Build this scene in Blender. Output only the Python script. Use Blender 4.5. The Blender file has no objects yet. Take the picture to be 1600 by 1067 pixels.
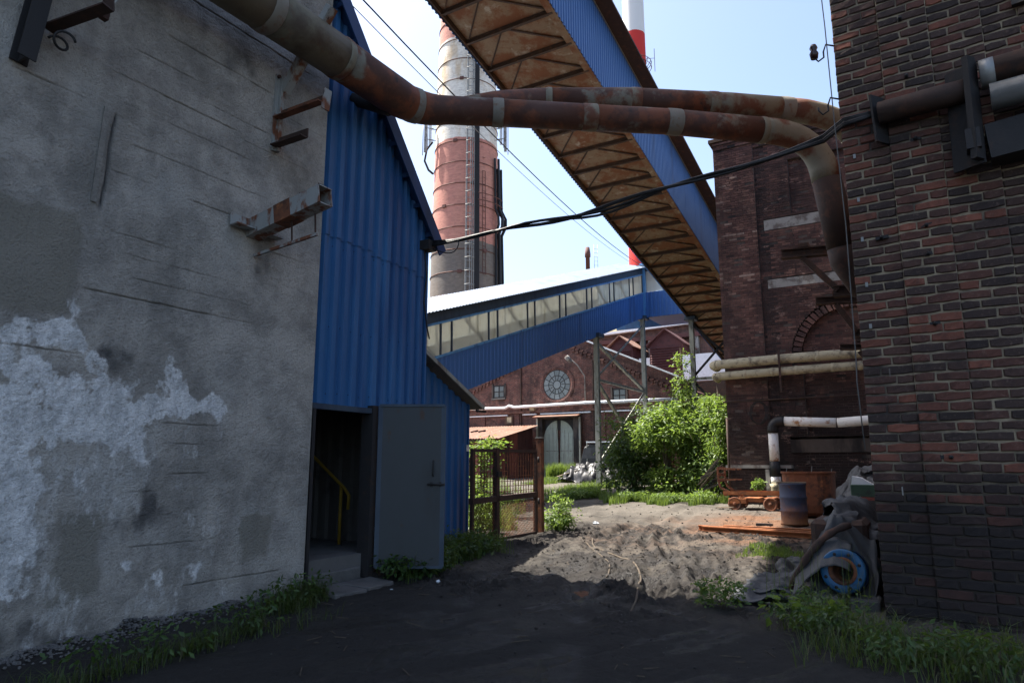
import bpy, math, random
import numpy as np
from mathutils import Vector, Matrix

random.seed(7)
RNG = np.random.default_rng(11)
scn = bpy.context.scene
COL = scn.collection
R = math.radians

# ------------------------------------------------------------------ camera, world, sun, exposure
cam_d = bpy.data.cameras.new('camera')
cam = bpy.data.objects.new('camera', cam_d); COL.objects.link(cam)
cam.location = (0, 0, 1.65); cam.rotation_euler = (R(90 + 10.2), 0, 0)
cam_d.sensor_width = 36; cam_d.lens = 24; cam_d.clip_start = .05; cam_d.clip_end = 3000
scn.camera = cam

SUN_AZ, SUN_EL = -62.5, 60.0           # azimuth clockwise from +Y
w = bpy.data.worlds.new('World'); scn.world = w; w.use_nodes = True
wn = w.node_tree; wn.nodes.clear()
sky = wn.nodes.new('ShaderNodeTexSky'); sky.sky_type = 'NISHITA'; sky.sun_disc = False
sky.sun_elevation = R(SUN_EL); sky.sun_rotation = R(SUN_AZ % 360)
sky.air_density = 1.0; sky.dust_density = 3.2; sky.ozone_density = 1.0; sky.altitude = 200
bg = wn.nodes.new('ShaderNodeBackground'); bg.inputs['Strength'].default_value = .105
wo = wn.nodes.new('ShaderNodeOutputWorld')
wn.links.new(sky.outputs[0], bg.inputs[0]); wn.links.new(bg.outputs[0], wo.inputs[0])

sd = bpy.data.lights.new('sun', 'SUN'); sd.energy = 5.0; sd.angle = R(.53); sd.color = (1, .94, .85)
sun = bpy.data.objects.new('sun', sd); COL.objects.link(sun)
tos = Vector((math.sin(R(SUN_AZ)) * math.cos(R(SUN_EL)), math.cos(R(SUN_AZ)) * math.cos(R(SUN_EL)), math.sin(R(SUN_EL))))
sun.rotation_euler = tos.to_track_quat('Z', 'Y').to_euler(); sun.location = (-20, 10, 40)

scn.view_settings.view_transform = 'Standard'; scn.view_settings.look = 'None'
scn.view_settings.exposure = 1.7; scn.view_settings.gamma = 1; scn.view_settings.use_curve_mapping = False
scn.cycles.max_bounces = 7; scn.cycles.diffuse_bounces = 4; scn.cycles.transparent_max_bounces = 12

# ------------------------------------------------------------------ grid frame of the yard: x runs away along the street, y to the left
ANG = 59.5
D = Vector((math.cos(R(ANG)), math.sin(R(ANG)), 0)); YV = Vector((-D.y, D.x, 0)); C0 = Vector((-2.44, 8.35, 0))
def G(x, y, z): return C0 + D * x + YV * y + Vector((0, 0, z))
def gl(x, y): return .018 * (8.35 + .8616 * x + .5075 * y)      # mean ground level

# ------------------------------------------------------------------ numpy noise
_P = RNG.permutation(512); _P = np.concatenate([_P, _P])
_GR = RNG.uniform(-1, 1, 512)
def vnoise(x, y):
    xi = np.floor(x).astype(int); yi = np.floor(y).astype(int); fx = x - xi; fy = y - yi
    fx = fx * fx * (3 - 2 * fx); fy = fy * fy * (3 - 2 * fy); xi &= 511; yi &= 511
    h = lambda a, b: _GR[_P[(_P[a & 511] + b) & 511]]
    return (h(xi, yi) * (1 - fx) + h(xi + 1, yi) * fx) * (1 - fy) + (h(xi, yi + 1) * (1 - fx) + h(xi + 1, yi + 1) * fx) * fy
def fbm(x, y, o=4, g=.5):
    s = 0; a = 1
    for i in range(o):
        s = s + a * vnoise(x * 2 ** i + 17.3 * i, y * 2 ** i + 5.1 * i); a *= g
    return s
def sstep(a, b, x):
    t = np.clip((x - a) / (b - a), 0, 1); return t * t * (3 - 2 * t)

# ------------------------------------------------------------------ mesh builder
class MB:
    def __init__(s): s.v = []; s.f = []; s.sm = []
    def add(s, vs, fs, smooth=False):
        b = len(s.v); s.v.extend([tuple(p) for p in vs])
        for f in fs: s.f.append(tuple(i + b for i in f)); s.sm.append(smooth)
        return s
    def box(s, x0, x1, y0, y1, z0, z1):
        v = [(x, y, z) for z in (z0, z1) for y in (y0, y1) for x in (x0, x1)]
        return s.add(v, [(0, 2, 3, 1), (4, 5, 7, 6), (0, 1, 5, 4), (2, 6, 7, 3), (0, 4, 6, 2), (1, 3, 7, 5)])
    def bar(s, p, q, wd, h, up=(0, 0, 1)):
        p = Vector(p); q = Vector(q); d = (q - p).normalized(); u = Vector(up)
        sd_ = d.cross(u)
        if sd_.length < 1e-4: sd_ = d.cross(Vector((1, 0, 0)))
        sd_.normalize(); u = sd_.cross(d).normalized(); a = sd_ * wd / 2; b = u * h / 2
        v = [p - a - b, p + a - b, p + a + b, p - a + b, q - a - b, q + a - b, q + a + b, q - a + b]
        return s.add(v, [(3, 2, 1, 0), (4, 5, 6, 7), (0, 1, 5, 4), (1, 2, 6, 5), (2, 3, 7, 6), (3, 0, 4, 7)])
    def ibeam(s, p, q, wd, h, t=.012, up=(0, 0, 1)):
        p = Vector(p); q = Vector(q); d = (q - p).normalized(); u = Vector(up); sd_ = d.cross(u).normalized(); u = sd_.cross(d)
        for k in (-1, 1): s.bar(p + u * k * (h / 2 - t / 2), q + u * k * (h / 2 - t / 2), wd, t, up)
        return s.bar(p, q, t, h - 2 * t, up)
    def lbar(s, p, q, wd, t=.01, up=(0, 0, 1), flip=1):
        p = Vector(p); q = Vector(q); d = (q - p).normalized(); u = Vector(up); sd_ = d.cross(u)
        if sd_.length < 1e-4: sd_ = d.cross(Vector((1, 0, 0)))
        sd_.normalize(); u = sd_.cross(d)
        s.bar(p + u * (wd / 2 + t / 2), q + u * (wd / 2 + t / 2), t, wd, up)
        return s.bar(p + sd_ * flip * wd / 2, q + sd_ * flip * wd / 2, wd, t, up)
    def tube(s, pts, r, n=12, cap=True, smooth=True):
        pts = [Vector(p) for p in pts]; rs = r if isinstance(r, (list, tuple)) else [r] * len(pts)
        ring = []; pu = None; b = len(s.v); vs = []; fs = []
        for i, p in enumerate(pts):
            d = (pts[min(i + 1, len(pts) - 1)] - pts[max(i - 1, 0)]).normalized()
            if pu is None:
                u = d.cross(Vector((0, 0, 1)))
                if u.length < .05: u = d.cross(Vector((1, 0, 0)))
            else: u = pu - d * pu.dot(d)
            u.normalize(); pu = u; v_ = d.cross(u)
            for k in range(n):
                a = 2 * math.pi * k / n; vs.append(p + (u * math.cos(a) + v_ * math.sin(a)) * rs[i])
        for i in range(len(pts) - 1):
            for k in range(n):
                k2 = (k + 1) % n; fs.append((i * n + k, i * n + k2, (i + 1) * n + k2, (i + 1) * n + k))
        s.add(vs, fs, smooth)
        if cap:
            s.f.append(tuple(b + k for k in range(n))[::-1]); s.sm.append(False)
            s.f.append(tuple(b + (len(pts) - 1) * n + k for k in range(n))); s.sm.append(False)
        return s
    def prism(s, pts, vec):
        n = len(pts); vec = Vector(vec); a = [Vector(p) for p in pts]; v = a + [p + vec for p in a]
        return s.add(v, [tuple(range(n))[::-1], tuple(range(n, 2 * n))] + [(i, (i + 1) % n, n + (i + 1) % n, n + i) for i in range(n)])
    def lathe(s, c, prof, n=24, axis=(0, 0, 1), smooth=True):
        ax = Vector(axis).normalized(); u = ax.orthogonal().normalized(); v_ = ax.cross(u); c = Vector(c); vs = []; fs = []
        for (r, h) in prof:
            for k in range(n):
                a = 2 * math.pi * k / n; vs.append(c + ax * h + (u * math.cos(a) + v_ * math.sin(a)) * r)
        for i in range(len(prof) - 1):
            for k in range(n): k2 = (k + 1) % n; fs.append((i * n + k, i * n + k2, (i + 1) * n + k2, (i + 1) * n + k))
        return s.add(vs, fs, smooth)
    def sheet(s, rows, smooth=False):
        m = len(rows[0]); v = [p for r in rows for p in r]; f = []
        for i in range(len(rows) - 1):
            for j in range(m - 1): f.append((i * m + j, i * m + j + 1, (i + 1) * m + j + 1, (i + 1) * m + j))
        return s.add(v, f, smooth)

ORG = {}
def _mesh(name, mb, m, off):
    me = bpy.data.meshes.new(name); V = np.array([tuple(p) for p in mb.v], dtype=np.float64) - np.array(off)
    me.from_pydata(V.tolist(), [], mb.f)
    me.polygons.foreach_set('use_smooth', mb.sm)
    if m: me.materials.append(m)
    me.update(); return me
def tag(o, label=None, cat=None, group=None, kind=None):
    for k, v in (('label', label), ('category', cat), ('group', group), ('kind', kind)):
        if v: o[k] = v
    return o
def thing(name, label, cat, base, group=None, rot=ANG):
    """an Empty at the thing's base (grid coordinates); its parts are given in the same coordinates"""
    o = bpy.data.objects.new(name, None); COL.objects.link(o); o.empty_display_size = .2
    o.location = G(*base) if rot is not None else Vector(base)
    if rot is not None: o.rotation_euler = (0, 0, R(rot))
    ORG[o.name] = base; return tag(o, label, cat, group)
def bev(o, wd):
    md = o.modifiers.new('bevel', 'BEVEL'); md.width = wd; md.segments = 1; md.limit_method = 'ANGLE'; md.angle_limit = R(40); return o
def part(name, mb, m, parent, bevel=0):
    off = ORG[parent.name]; o = bpy.data.objects.new(name, _mesh(name, mb, m, off)); COL.objects.link(o)
    o.parent = parent; ORG[o.name] = off
    if bevel: bev(o, bevel)
    return o
def single(name, mb, m, label, cat, base, group=None, kind=None, bevel=0):
    o = bpy.data.objects.new(name, _mesh(name, mb, m, base)); COL.objects.link(o)
    o.location = G(*base); o.rotation_euler = (0, 0, R(ANG)); ORG[o.name] = base
    if bevel: bev(o, bevel)
    return tag(o, label, cat, group, kind)
def copy_tree(o, parent=None):
    c = o.copy(); COL.objects.link(c); c.parent = parent; ORG[c.name] = ORG.get(o.name)
    for ch in o.children: copy_tree(ch, c)
    return c
def fattr(me, name, vals, dom='POINT'):
    a = me.attributes.new(name, 'FLOAT', dom); a.data.foreach_set('value', np.asarray(vals, dtype=np.float32))
def corr(a0, a1, pitch, dep):
    out = []; a = a0
    while a < a1 - 1e-6:
        for t, d_ in ((0, 0), (.42, 0), (.52, 1), (.9, 1)):
            if a + t * pitch < a1 - 1e-6: out.append((a + t * pitch, d_ * dep))
        a += pitch
    out.append((a1, out[-1][1])); return out
def arcpts(p, c, q, n=8):
    """quadratic curve p-c-q"""
    p, c, q = Vector(p), Vector(c), Vector(q)
    return [p * (1 - t) ** 2 + c * 2 * t * (1 - t) + q * t * t for t in [i / n for i in range(n + 1)]]

# ------------------------------------------------------------------ materials
class NT:
    def __init__(s, name):
        s.m = bpy.data.materials.new(name); s.m.use_nodes = True; s.t = s.m.node_tree; s.t.nodes.clear()
        s.out = s.t.nodes.new('ShaderNodeOutputMaterial'); s.b = s.t.nodes.new('ShaderNodeBsdfPrincipled')
        s.t.links.new(s.b.outputs[0], s.out.inputs[0]); s.tc = s.t.nodes.new('ShaderNodeTexCoord'); s.geo = s.t.nodes.new('ShaderNodeNewGeometry')
    def n(s, ty, **kw):
        nd = s.t.nodes.new(ty)
        for k, v in kw.items(): setattr(nd, k, v)
        return nd
    def put(s, inp, v):
        if isinstance(v, bpy.types.NodeSocket): s.t.links.new(v, inp)
        elif isinstance(v, (tuple, list)) and len(v) == 3 and inp.type == 'RGBA': inp.default_value = (*v, 1)
        else: inp.default_value = v
    def vec(s, scale=(1, 1, 1), off=(0, 0, 0), world=True):
        mp = s.n('ShaderNodeMapping'); mp.inputs['Scale'].default_value = scale; mp.inputs['Location'].default_value = off
        s.t.links.new(s.geo.outputs['Position'] if world else s.tc.outputs['Object'], mp.inputs[0]); return mp.outputs[0]
    def noise(s, vec, scale=1, det=5, ro=.6, dist=0):
        nd = s.n('ShaderNodeTexNoise'); s.put(nd.inputs['Vector'], vec); nd.inputs['Scale'].default_value = scale
        nd.inputs['Detail'].default_value = det; nd.inputs['Roughness'].default_value = ro; nd.inputs['Distortion'].default_value = dist
        return nd.outputs['Fac']
    def mr(s, v, a, b, c=0, d=1):
        nd = s.n('ShaderNodeMapRange', interpolation_type='SMOOTHSTEP'); s.put(nd.inputs[0], v)
        for i, x in enumerate((a, b, c, d)): nd.inputs[1 + i].default_value = x
        return nd.outputs[0]
    def mix(s, f, a, b, bt='MIX'):
        nd = s.n('ShaderNodeMix', data_type='RGBA', blend_type=bt); s.put(nd.inputs[0], f); s.put(nd.inputs[6], a); s.put(nd.inputs[7], b); return nd.outputs[2]
    def math(s, op, a, b=0):
        nd = s.n('ShaderNodeMath', operation=op); s.put(nd.inputs[0], a); s.put(nd.inputs[1], b); return nd.outputs[0]
    def ramp(s, f, stops, const=False):
        nd = s.n('ShaderNodeValToRGB'); cr = nd.color_ramp
        if const: cr.interpolation = 'CONSTANT'
        while len(cr.elements) < len(stops): cr.elements.new(.5)
        for e, (p, c) in zip(cr.elements, stops): e.position = p; e.color = (*c, 1)
        s.put(nd.inputs[0], f); return nd.outputs[0]
    def attr(s, name):
        nd = s.n('ShaderNodeAttribute', attribute_name=name); return nd.outputs['Fac']
    def rnd(s): return s.n('ShaderNodeObjectInfo').outputs['Random']
    def bump(s, h, st=.3, dist=.02):
        nd = s.n('ShaderNodeBump'); nd.inputs['Strength'].default_value = st; nd.inputs['Distance'].default_value = dist
        s.put(nd.inputs['Height'], h); s.t.links.new(nd.outputs[0], s.b.inputs['Normal'])
    def done(s, col, rough=.8, metal=0, spec=.4):
        s.put(s.b.inputs['Base Color'], col); s.put(s.b.inputs['Roughness'], rough); s.put(s.b.inputs['Metallic'], metal)
        s.b.inputs['Specular IOR Level'].default_value = spec; return s.m

def weathered(name, base, layers=(), rough=.75, metal=0, bump=(.25, 25, .01), var=.25, spec=.4, world=True):
    """layers: (colour, scale, lo, hi, zstretch)"""
    s = NT(name); v = s.vec(world=world)
    n0 = s.noise(v, 6, 6, .65)
    col = s.mix(n0, tuple(c * (1 - var) for c in base), tuple(min(1, c * (1 + var)) for c in base))
    for i, (c, sc, lo, hi, zs) in enumerate(layers):
        nv = s.vec((1, 1, zs), (3.1 * i + 1, 7.7 * i, 2.3 * i), world)
        col = s.mix(s.mr(s.noise(nv, sc, 6, .62), lo, hi), col, c)
    s.bump(s.noise(v, bump[1], 5, .6), bump[0], bump[2])
    return s.done(col, rough, metal, spec)

RUST = (.16, .06, .03); RUSTD = (.06, .03, .02); RUSTO = (.32, .12, .045)
m_blue = weathered('blue_paint', (.035, .125, .285), [((.02, .065, .18), 1.3, .42, .68, .12), ((.05, .17, .36), 2.0, .55, .8, .08), ((.03, .045, .075), 6, .6, .82, .1), ((.09, .06, .045), 9, .68, .76, .6)], .42, 0, (.04, 8, .01), .08)
m_bluedk = weathered('dark_blue_paint', (.014, .045, .13), [((.015, .03, .06), 2, .5, .75, .15)], .5, 0, (.05, 8, .01), .12)
m_bluelt = weathered('pale_blue_paint', (.12, .3, .52), [((.05, .12, .25), 3, .5, .7, .2)], .5, 0, (.05, 8, .01), .1)
m_bluegal = weathered('blue_sheet', (.06, .15, .36), [((.045, .075, .16), 1.2, .52, .75, .1), ((.12, .09, .09), 3, .66, .85, .1)], .38, 0, (.04, 8, .01), .08)
m_bluegrey = weathered('grey_blue_steel', (.05, .07, .095), [((.03, .045, .07), 3, .45, .7, .3), (RUSTD, 5, .62, .75, .3)], .6)
m_roofblue = weathered('pale_roof_sheet', (.2, .25, .33), [((.13, .17, .24), 2, .5, .75, 1)], .35, .0, (.05, 10, .01), .08)
m_olivepipe = weathered('olive_pipe_paint', (.13, .115, .08), [((.07, .05, .035), 2.2, .45, .7, 1), ((.12, .055, .03), 3, .58, .72, 1)], .7, 0, (.35, 30, .008), .25)
m_rustpipe = weathered('rusty_pipe_paint', (.075, .032, .022), [((.17, .055, .026), 2.2, .46, .62, 1), ((.18, .165, .13), 1.3, .57, .66, 1), ((.03, .024, .022), 4, .6, .75, 1)], .7, 0, (.35, 30, .008), .3)
m_palepipe = weathered('pale_pipe_paint', (.19, .175, .13), [((.13, .05, .028), 2.0, .47, .6, 1), ((.08, .06, .045), 5, .6, .75, 1)], .7, 0, (.3, 30, .008), .2)
m_band = weathered('pipe_wrap', (.2, .185, .155), [((.16, .09, .06), 7, .52, .7, 1)], .8)
m_rust = weathered('rusty_steel', RUST, [(RUSTD, 5, .45, .65, 1), (RUSTO, 7, .56, .74, 1)], .85, 0, (.5, 60, .006), .35)
m_rustdk = weathered('dark_rusty_steel', (.045, .026, .02), [((.09, .04, .025), 6, .5, .7, 1), ((.02, .018, .018), 9, .55, .75, 1)], .8, 0, (.4, 60, .006), .3)
m_rustor = weathered('orange_rust', (.27, .095, .035), [((.11, .045, .025), 5, .48, .7, 1), ((.38, .17, .07), 9, .56, .75, 1)], .9, 0, (.5, 70, .006), .3)
m_paintrust = weathered('flaking_white_paint', (.27, .28, .27), [(RUST, 6, .46, .58, .5), (RUSTD, 10, .58, .7, .4)], .7, 0, (.4, 50, .006), .2)
m_deck = weathered('rusty_deck', (.3, .2, .12), [((.24, .095, .042), 1.4, .44, .58, 1), ((.5, .42, .32), 2.6, .56, .72, 1), ((.24, .1, .045), 5, .5, .7, 1), ((.09, .055, .035), 7, .62, .8, 1)], .85, 0, (.3, 30, .01), .25)
m_beam = weathered('brown_steel', (.075, .045, .03), [((.14, .07, .035), 5, .5, .7, 1)], .8, 0, (.3, 40, .006), .3)
m_grey = weathered('grey_door_paint', (.042, .048, .052), [((.035, .038, .04), 2.5, .52, .72, .3), ((.06, .035, .024), 5, .6, .7, .5)], .55, 0, (.1, 18, .006), .12)
m_legs = weathered('grey_green_steel', (.3, .31, .27), [((.14, .12, .1), 4, .5, .68, .4), (RUST, 7, .62, .75, .5)], .7)
m_dark = weathered('black_steel', (.02, .019, .02), [((.05, .03, .022), 6, .55, .75, 1)], .7)
m_black = weathered('black_rubber', (.012, .012, .013), [], .55)
m_white = weathered('white_pipe_paint', (.72, .7, .66), [((.34, .16, .06), 3.2, .56, .68, 1), ((.4, .38, .34), 6, .55, .75, 1)], .6, 0, (.2, 30, .006), .1)
m_insul = weathered('pipe_insulation', (.42, .37, .25), [((.12, .1, .075), 3, .5, .7, 1), ((.2, .17, .12), 8, .55, .7, 1)], .8, 0, (.4, 25, .01), .2)
m_lead = weathered('grey_cement', (.28, .27, .25), [((.13, .11, .1), 3, .46, .62, 1)], .9)
m_slab = weathered('concrete_slab', (.12, .115, .11), [((.07, .07, .07), 3, .5, .7, 1)], .9, 0, (.4, 40, .01), .2)
m_yellow = weathered('yellow_paint', (.3, .19, .02), [((.2, .12, .03), 6, .55, .75, 1)], .6)
m_tarp = weathered('grey_tarp', (.045, .049, .054), [((.025, .026, .028), 2.5, .45, .7, 1), ((.11, .11, .11), 4, .6, .8, 1)], .6, 0, (.25, 18, .02), .2)
m_tarpdk = weathered('black_tarp', (.022, .022, .024), [((.05, .05, .052), 2.5, .52, .75, 1)], .45, 0, (.3, 14, .03), .2)
m_flange = weathered('bright_blue_paint', (.014, .09, .2), [((.012, .045, .1), 6, .45, .65, 1), ((.06, .035, .025), 9, .6, .7, 1)], .5)
m_barrel = weathered('blue_drum_paint', (.045, .08, .19), [(RUST, 4, .52, .64, .6), ((.03, .03, .045), 6, .55, .7, .6)], .6, 0, (.3, 40, .005), .2)
m_green = weathered('green_paint', (.03, .07, .045), [((.02, .03, .025), 6, .5, .7, 1)], .6)
m_wood = weathered('old_wood', (.17, .13, .09), [((.08, .06, .045), 6, .5, .7, 1)], .9)
m_redpaint = weathered('faded_red_paint', (.2, .06, .048), [((.12, .035, .03), 3, .5, .7, .3), ((.35, .2, .16), 6, .62, .75, .3)], .8)
m_maroon = weathered('maroon_board', (.075, .026, .026), [((.04, .018, .018), 3, .5, .7, 1)], .8)
m_doorgreen = weathered('pale_green_door', (.36, .4, .34), [((.22, .23, .2), 3, .5, .7, .2), ((.18, .12, .08), 7, .64, .78, .4)], .7)
m_rustroof = weathered('rusty_roof', (.24, .14, .1), [((.2, .08, .045), 2, .48, .68, 1), ((.5, .38, .28), 3, .58, .75, 1)], .85)
m_bark = weathered('bark', (.09, .07, .05), [((.04, .032, .025), 8, .45, .7, .4)], .95, 0, (.6, 50, .01), .3)
m_wpanel = weathered('white_panel', (.68, .72, .76), [((.45, .48, .52), 3, .55, .75, 1)], .6)
m_glassbl = weathered('pale_glazing', (.5, .58, .6), [((.25, .32, .36), 5, .5, .62, 1)], .3)
m_stack = weathered('stack_steel', (.12, .055, .045), [], .8)
m_galv = weathered('galvanised', (.25, .255, .25), [((.25, .25, .24), 6, .5, .7, 1)], .5, .3)
m_porc = weathered('brown_porcelain', (.035, .015, .012), [], .25)

def brick_mat(name, per_object, dark=0.0):
    s = NT(name)
    r = s.rnd() if per_object else s.attr('tint')
    col = s.ramp(r, [(0, (.038, .029, .027)), (.3, (.058, .039, .034)), (.55, (.085, .047, .038)), (.78, (.115, .05, .038)), (.93, (.17, .066, .045)), (1, (.24, .09, .06))])
    v = s.vec()
    if not dark:
        col = s.ramp(r, [(0, (.02, .016, .017)), (.25, (.06, .033, .03)), (.5, (.115, .056, .047)), (.75, (.17, .085, .068)), (.92, (.24, .13, .1)), (1, (.36, .25, .2))])
        col = s.mix(s.mr(s.noise(s.vec((1, 1, 1), (3, 8, 2)), .7, 5, .7), .42, .62, 0, .75), col, (.05, .03, .028))
    col = s.mix(s.mr(s.noise(v, 9, 5, .7), .4, .75, 0, .55), col, (.03, .024, .025))
    col = s.mix(s.mr(s.noise(v, 34, 4, .7), .52, .8, 0, .45), col, (.24, .17, .14))
    z = s.n('ShaderNodeSeparateXYZ'); s.put(z.inputs[0], s.geo.outputs['Position'])
    if dark:
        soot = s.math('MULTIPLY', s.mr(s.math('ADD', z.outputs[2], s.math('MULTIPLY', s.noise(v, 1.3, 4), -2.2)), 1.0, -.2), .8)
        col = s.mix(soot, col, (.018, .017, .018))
    else:
        soot = s.mr(s.noise(s.vec((1, 1, .12), (4, 2, 0)), .9, 4), .5, .68, 0, .7)
        col = s.mix(soot, col, (.02, .017, .017))
        low = s.mr(s.math('ADD', z.outputs[2], s.math('MULTIPLY', s.noise(v, .8, 4), -2.5)), 3.6, 1.2, 0, .8)
        col = s.mix(low, col, (.016, .013, .013))
        col = s.mix(s.mr(s.noise(s.vec((1, 1, 1.5), (9, 0, 3)), 1.7, 6, .75), .58, .66, 0, .8), col, (.27, .17, .14))
    s.bump(s.noise(v, 55, 5, .7), .6, .006)
    return s.done(col, .88, 0, .25)
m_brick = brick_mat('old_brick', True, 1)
m_brickfar = brick_mat('sooty_brick', False)
m_mortar = weathered('pale_mortar', (.3, .25, .18), [((.14, .115, .088), 5, .42, .68, 1), ((.05, .045, .042), 1.1, .47, .66, 1)], .95, 0, (.5, 60, .006), .25)
m_mortardk = weathered('sooty_mortar', (.095, .076, .066), [((.025, .022, .022), 1.2, .42, .62, .4)], .95, 0, (.4, 40, .006), .3)

def mortar_mat():
    s = NT('sooty_pale_mortar'); v = s.vec(); z = s.n('ShaderNodeSeparateXYZ'); s.put(z.inputs[0], s.geo.outputs['Position'])
    col = s.mix(s.mr(s.noise(v, 5, 6, .7), .35, .7), (.36, .295, .205), (.17, .14, .105))
    col = s.mix(s.mr(s.noise(v, 1.1, 5), .47, .66), col, (.06, .053, .048))
    soot = s.math('MULTIPLY', s.mr(s.math('ADD', z.outputs[2], s.math('MULTIPLY', s.noise(v, 1.3, 4), -2.2)), 1.35, -.3), .9)
    col = s.mix(soot, col, (.022, .02, .02)); s.bump(s.noise(v, 60, 5, .7), .5, .006)
    return s.done(col, .95, 0, .2)
m_mortar = mortar_mat()

def brickwall_mat(name, c1, c2, mort, bw=.26, bh=.085, soot=.6, stain=None):
    """brick pattern in object coordinates for walls too far off to tell the bricks apart"""
    s = NT(name); sp = s.n('ShaderNodeSeparateXYZ'); s.put(sp.inputs[0], s.tc.outputs['Object'])
    cb = s.n('ShaderNodeCombineXYZ'); s.put(cb.inputs[0], s.math('ADD', sp.outputs[0], sp.outputs[1])); s.put(cb.inputs[1], sp.outputs[2])
    bt = s.n('ShaderNodeTexBrick'); s.put(bt.inputs['Vector'], cb.outputs[0]); bt.inputs['Scale'].default_value = 1
    bt.inputs['Brick Width'].default_value = bw; bt.inputs['Row Height'].default_value = bh; bt.inputs['Mortar Size'].default_value = .009
    s.put(bt.inputs['Color1'], c1); s.put(bt.inputs['Color2'], c2); s.put(bt.inputs['Mortar'], mort)
    v = s.vec(); col = bt.outputs['Color']
    col = s.mix(s.mr(s.noise(v, 1.3, 7, .75), .42, .62, 0, .75), col, (.045, .028, .027))
    col = s.mix(s.mr(s.noise(s.vec((1, 1, 1), (5, 3, 1)), 3, 7, .8), .52, .66, 0, .75), col, (.3, .16, .12))
    col = s.mix(s.mr(s.noise(s.vec((1, 1, .15), (1, 8, 1)), .8, 4), .48, .72, 0, soot), col, (.028, .024, .024))
    if stain: col = s.mix(s.mr(s.noise(s.vec((1, 1, .5), (1, 2, 6)), 1.6, 5), .55, .7, 0, .8), col, stain)
    s.bump(bt.outputs['Fac'], -.5, .01)
    return s.done(col, .9, 0, .2)
m_hall = brickwall_mat('hall_brick', (.17, .062, .048), (.085, .038, .034), (.19, .15, .13))
m_bkbrick = brickwall_mat('back_brick', (.2, .085, .065), (.1, .048, .042), (.2, .17, .15))
m_sidebrick = brickwall_mat('side_brick', (.08, .035, .03), (.04, .025, .025), (.2, .17, .14), .27, .098)

def concrete_mat():
    s = NT('roughcast_concrete'); v = s.vec()
    e, dk, pa = s.attr('eff'), s.attr('dark'), s.attr('patch')
    base = s.mix(s.mr(s.noise(v, 2.2, 7, .65), .3, .7), (.26, .245, .22), (.5, .465, .415))
    base = s.mix(s.mr(s.noise(s.vec((1, 1, .12), (2, 5, 0)), 1.6, 5, .6), .5, .75, 0, .55), base, (.17, .165, .15))
    base = s.mix(s.mr(s.noise(v, 30, 6, .75), .52, .72, 0, .35), base, (.13, .127, .12)); base = s.mix(s.mr(s.noise(s.vec((1, 1, 1), (6, 6, 6)), 42, 5, .75), .55, .75, 0, .3), base, (.56, .55, .52))
    base = s.mix(s.mr(s.noise(s.vec((1, 1, 1), (9, 1, 4)), .9, 4), .5, .7, 0, .5), base, (.5, .485, .45))
    base = s.mix(pa, base, s.mix(s.noise(v, 3, 4), (.2, .19, .155), (.27, .25, .21)))
    base = s.mix(dk, base, (.05, .05, .053))
    wcol = s.mix(s.mr(s.noise(s.vec((1, 1, .6)), 9, 7, .75), .35, .65), (.54, .54, .53), (.88, .87, .85))
    e = s.mr(s.math('ADD', e, s.math('MULTIPLY', s.math('SUBTRACT', s.noise(s.vec((1, 1, .5)), 13, 8, .72), .5), 1.1)), .2, .66)
    base = s.mix(e, base, wcol)
    g_ = s.noise(v, 44, 3, .65); base = s.mix(s.mr(g_, .48, .34, 0, .28), base, (.12, .117, .11))
    s.bump(s.math('ADD', g_, s.math('MULTIPLY', s.noise(v, 95, 5, .75), .6)), 1.0, .022)
    return s.done(base, .92, 0, .25)
m_conc = concrete_mat()

def ground_mat():
    s = NT('coal_dirt'); v = s.vec()
    dry, ru, wet, coal = s.attr('dry'), s.attr('rust'), s.attr('wet'), s.attr('coal')
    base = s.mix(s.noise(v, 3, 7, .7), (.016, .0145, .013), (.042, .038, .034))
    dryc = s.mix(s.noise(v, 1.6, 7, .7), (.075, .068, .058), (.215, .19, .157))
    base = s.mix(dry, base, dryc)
    base = s.mix(ru, base, s.mix(s.noise(v, 4, 6), (.13, .06, .032), (.25, .135, .075)))
    base = s.mix(s.mr(s.noise(v, 26, 6, .78), .52, .66, 0, .6), base, (.022, .021, .02))
    base = s.mix(s.mr(s.noise(s.vec((1, 1, 1), (2, 2, 9)), 80, 3, .7), .66, .76, 0, .5), base, (.24, .23, .21))
    base = s.mix(coal, base, s.mix(s.noise(v, 20, 5, .7), (.012, .011, .011), (.05, .043, .038)))
    base = s.mix(wet, base, (.03, .027, .024))
    ro = s.math('SUBTRACT', .95, s.math('MULTIPLY', wet, .75))
    s.bump(s.math('ADD', s.noise(v, 14, 7, .75), s.math('MULTIPLY', s.noise(s.vec((1, 1, 1), (4, 4, 4)), 50, 5, .75), .5)), 1.0, .06)
    return s.done(base, ro, 0, .35)
m_ground = ground_mat()

def leaf_mat(name, c1, c2, c3, tr=.45):
    s = NT(name); t = s.attr('tint')
    col = s.ramp(t, [(0, c1), (.55, c2), (1, c3)])
    s.done(col, .45, 0, .35)
    tl = s.n('ShaderNodeBsdfTranslucent'); s.put(tl.inputs[0], s.mix(.5, col, (.35, .5, .06)))
    mx = s.n('ShaderNodeMixShader'); mx.inputs[0].default_value = tr
    s.t.links.new(s.b.outputs[0], mx.inputs[1]); s.t.links.new(tl.outputs[0], mx.inputs[2]); s.t.links.new(mx.outputs[0], s.out.inputs[0])
    return s.m
m_leaf = leaf_mat('leaf_green', (.035, .07, .02), (.07, .13, .03), (.14, .21, .05))
m_leaflt = leaf_mat('leaf_light', (.06, .11, .025), (.12, .19, .045), (.22, .29, .085))
m_leafdk = leaf_mat('leaf_dark', (.022, .048, .015), (.045, .09, .024), (.08, .13, .035), .3)
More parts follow.
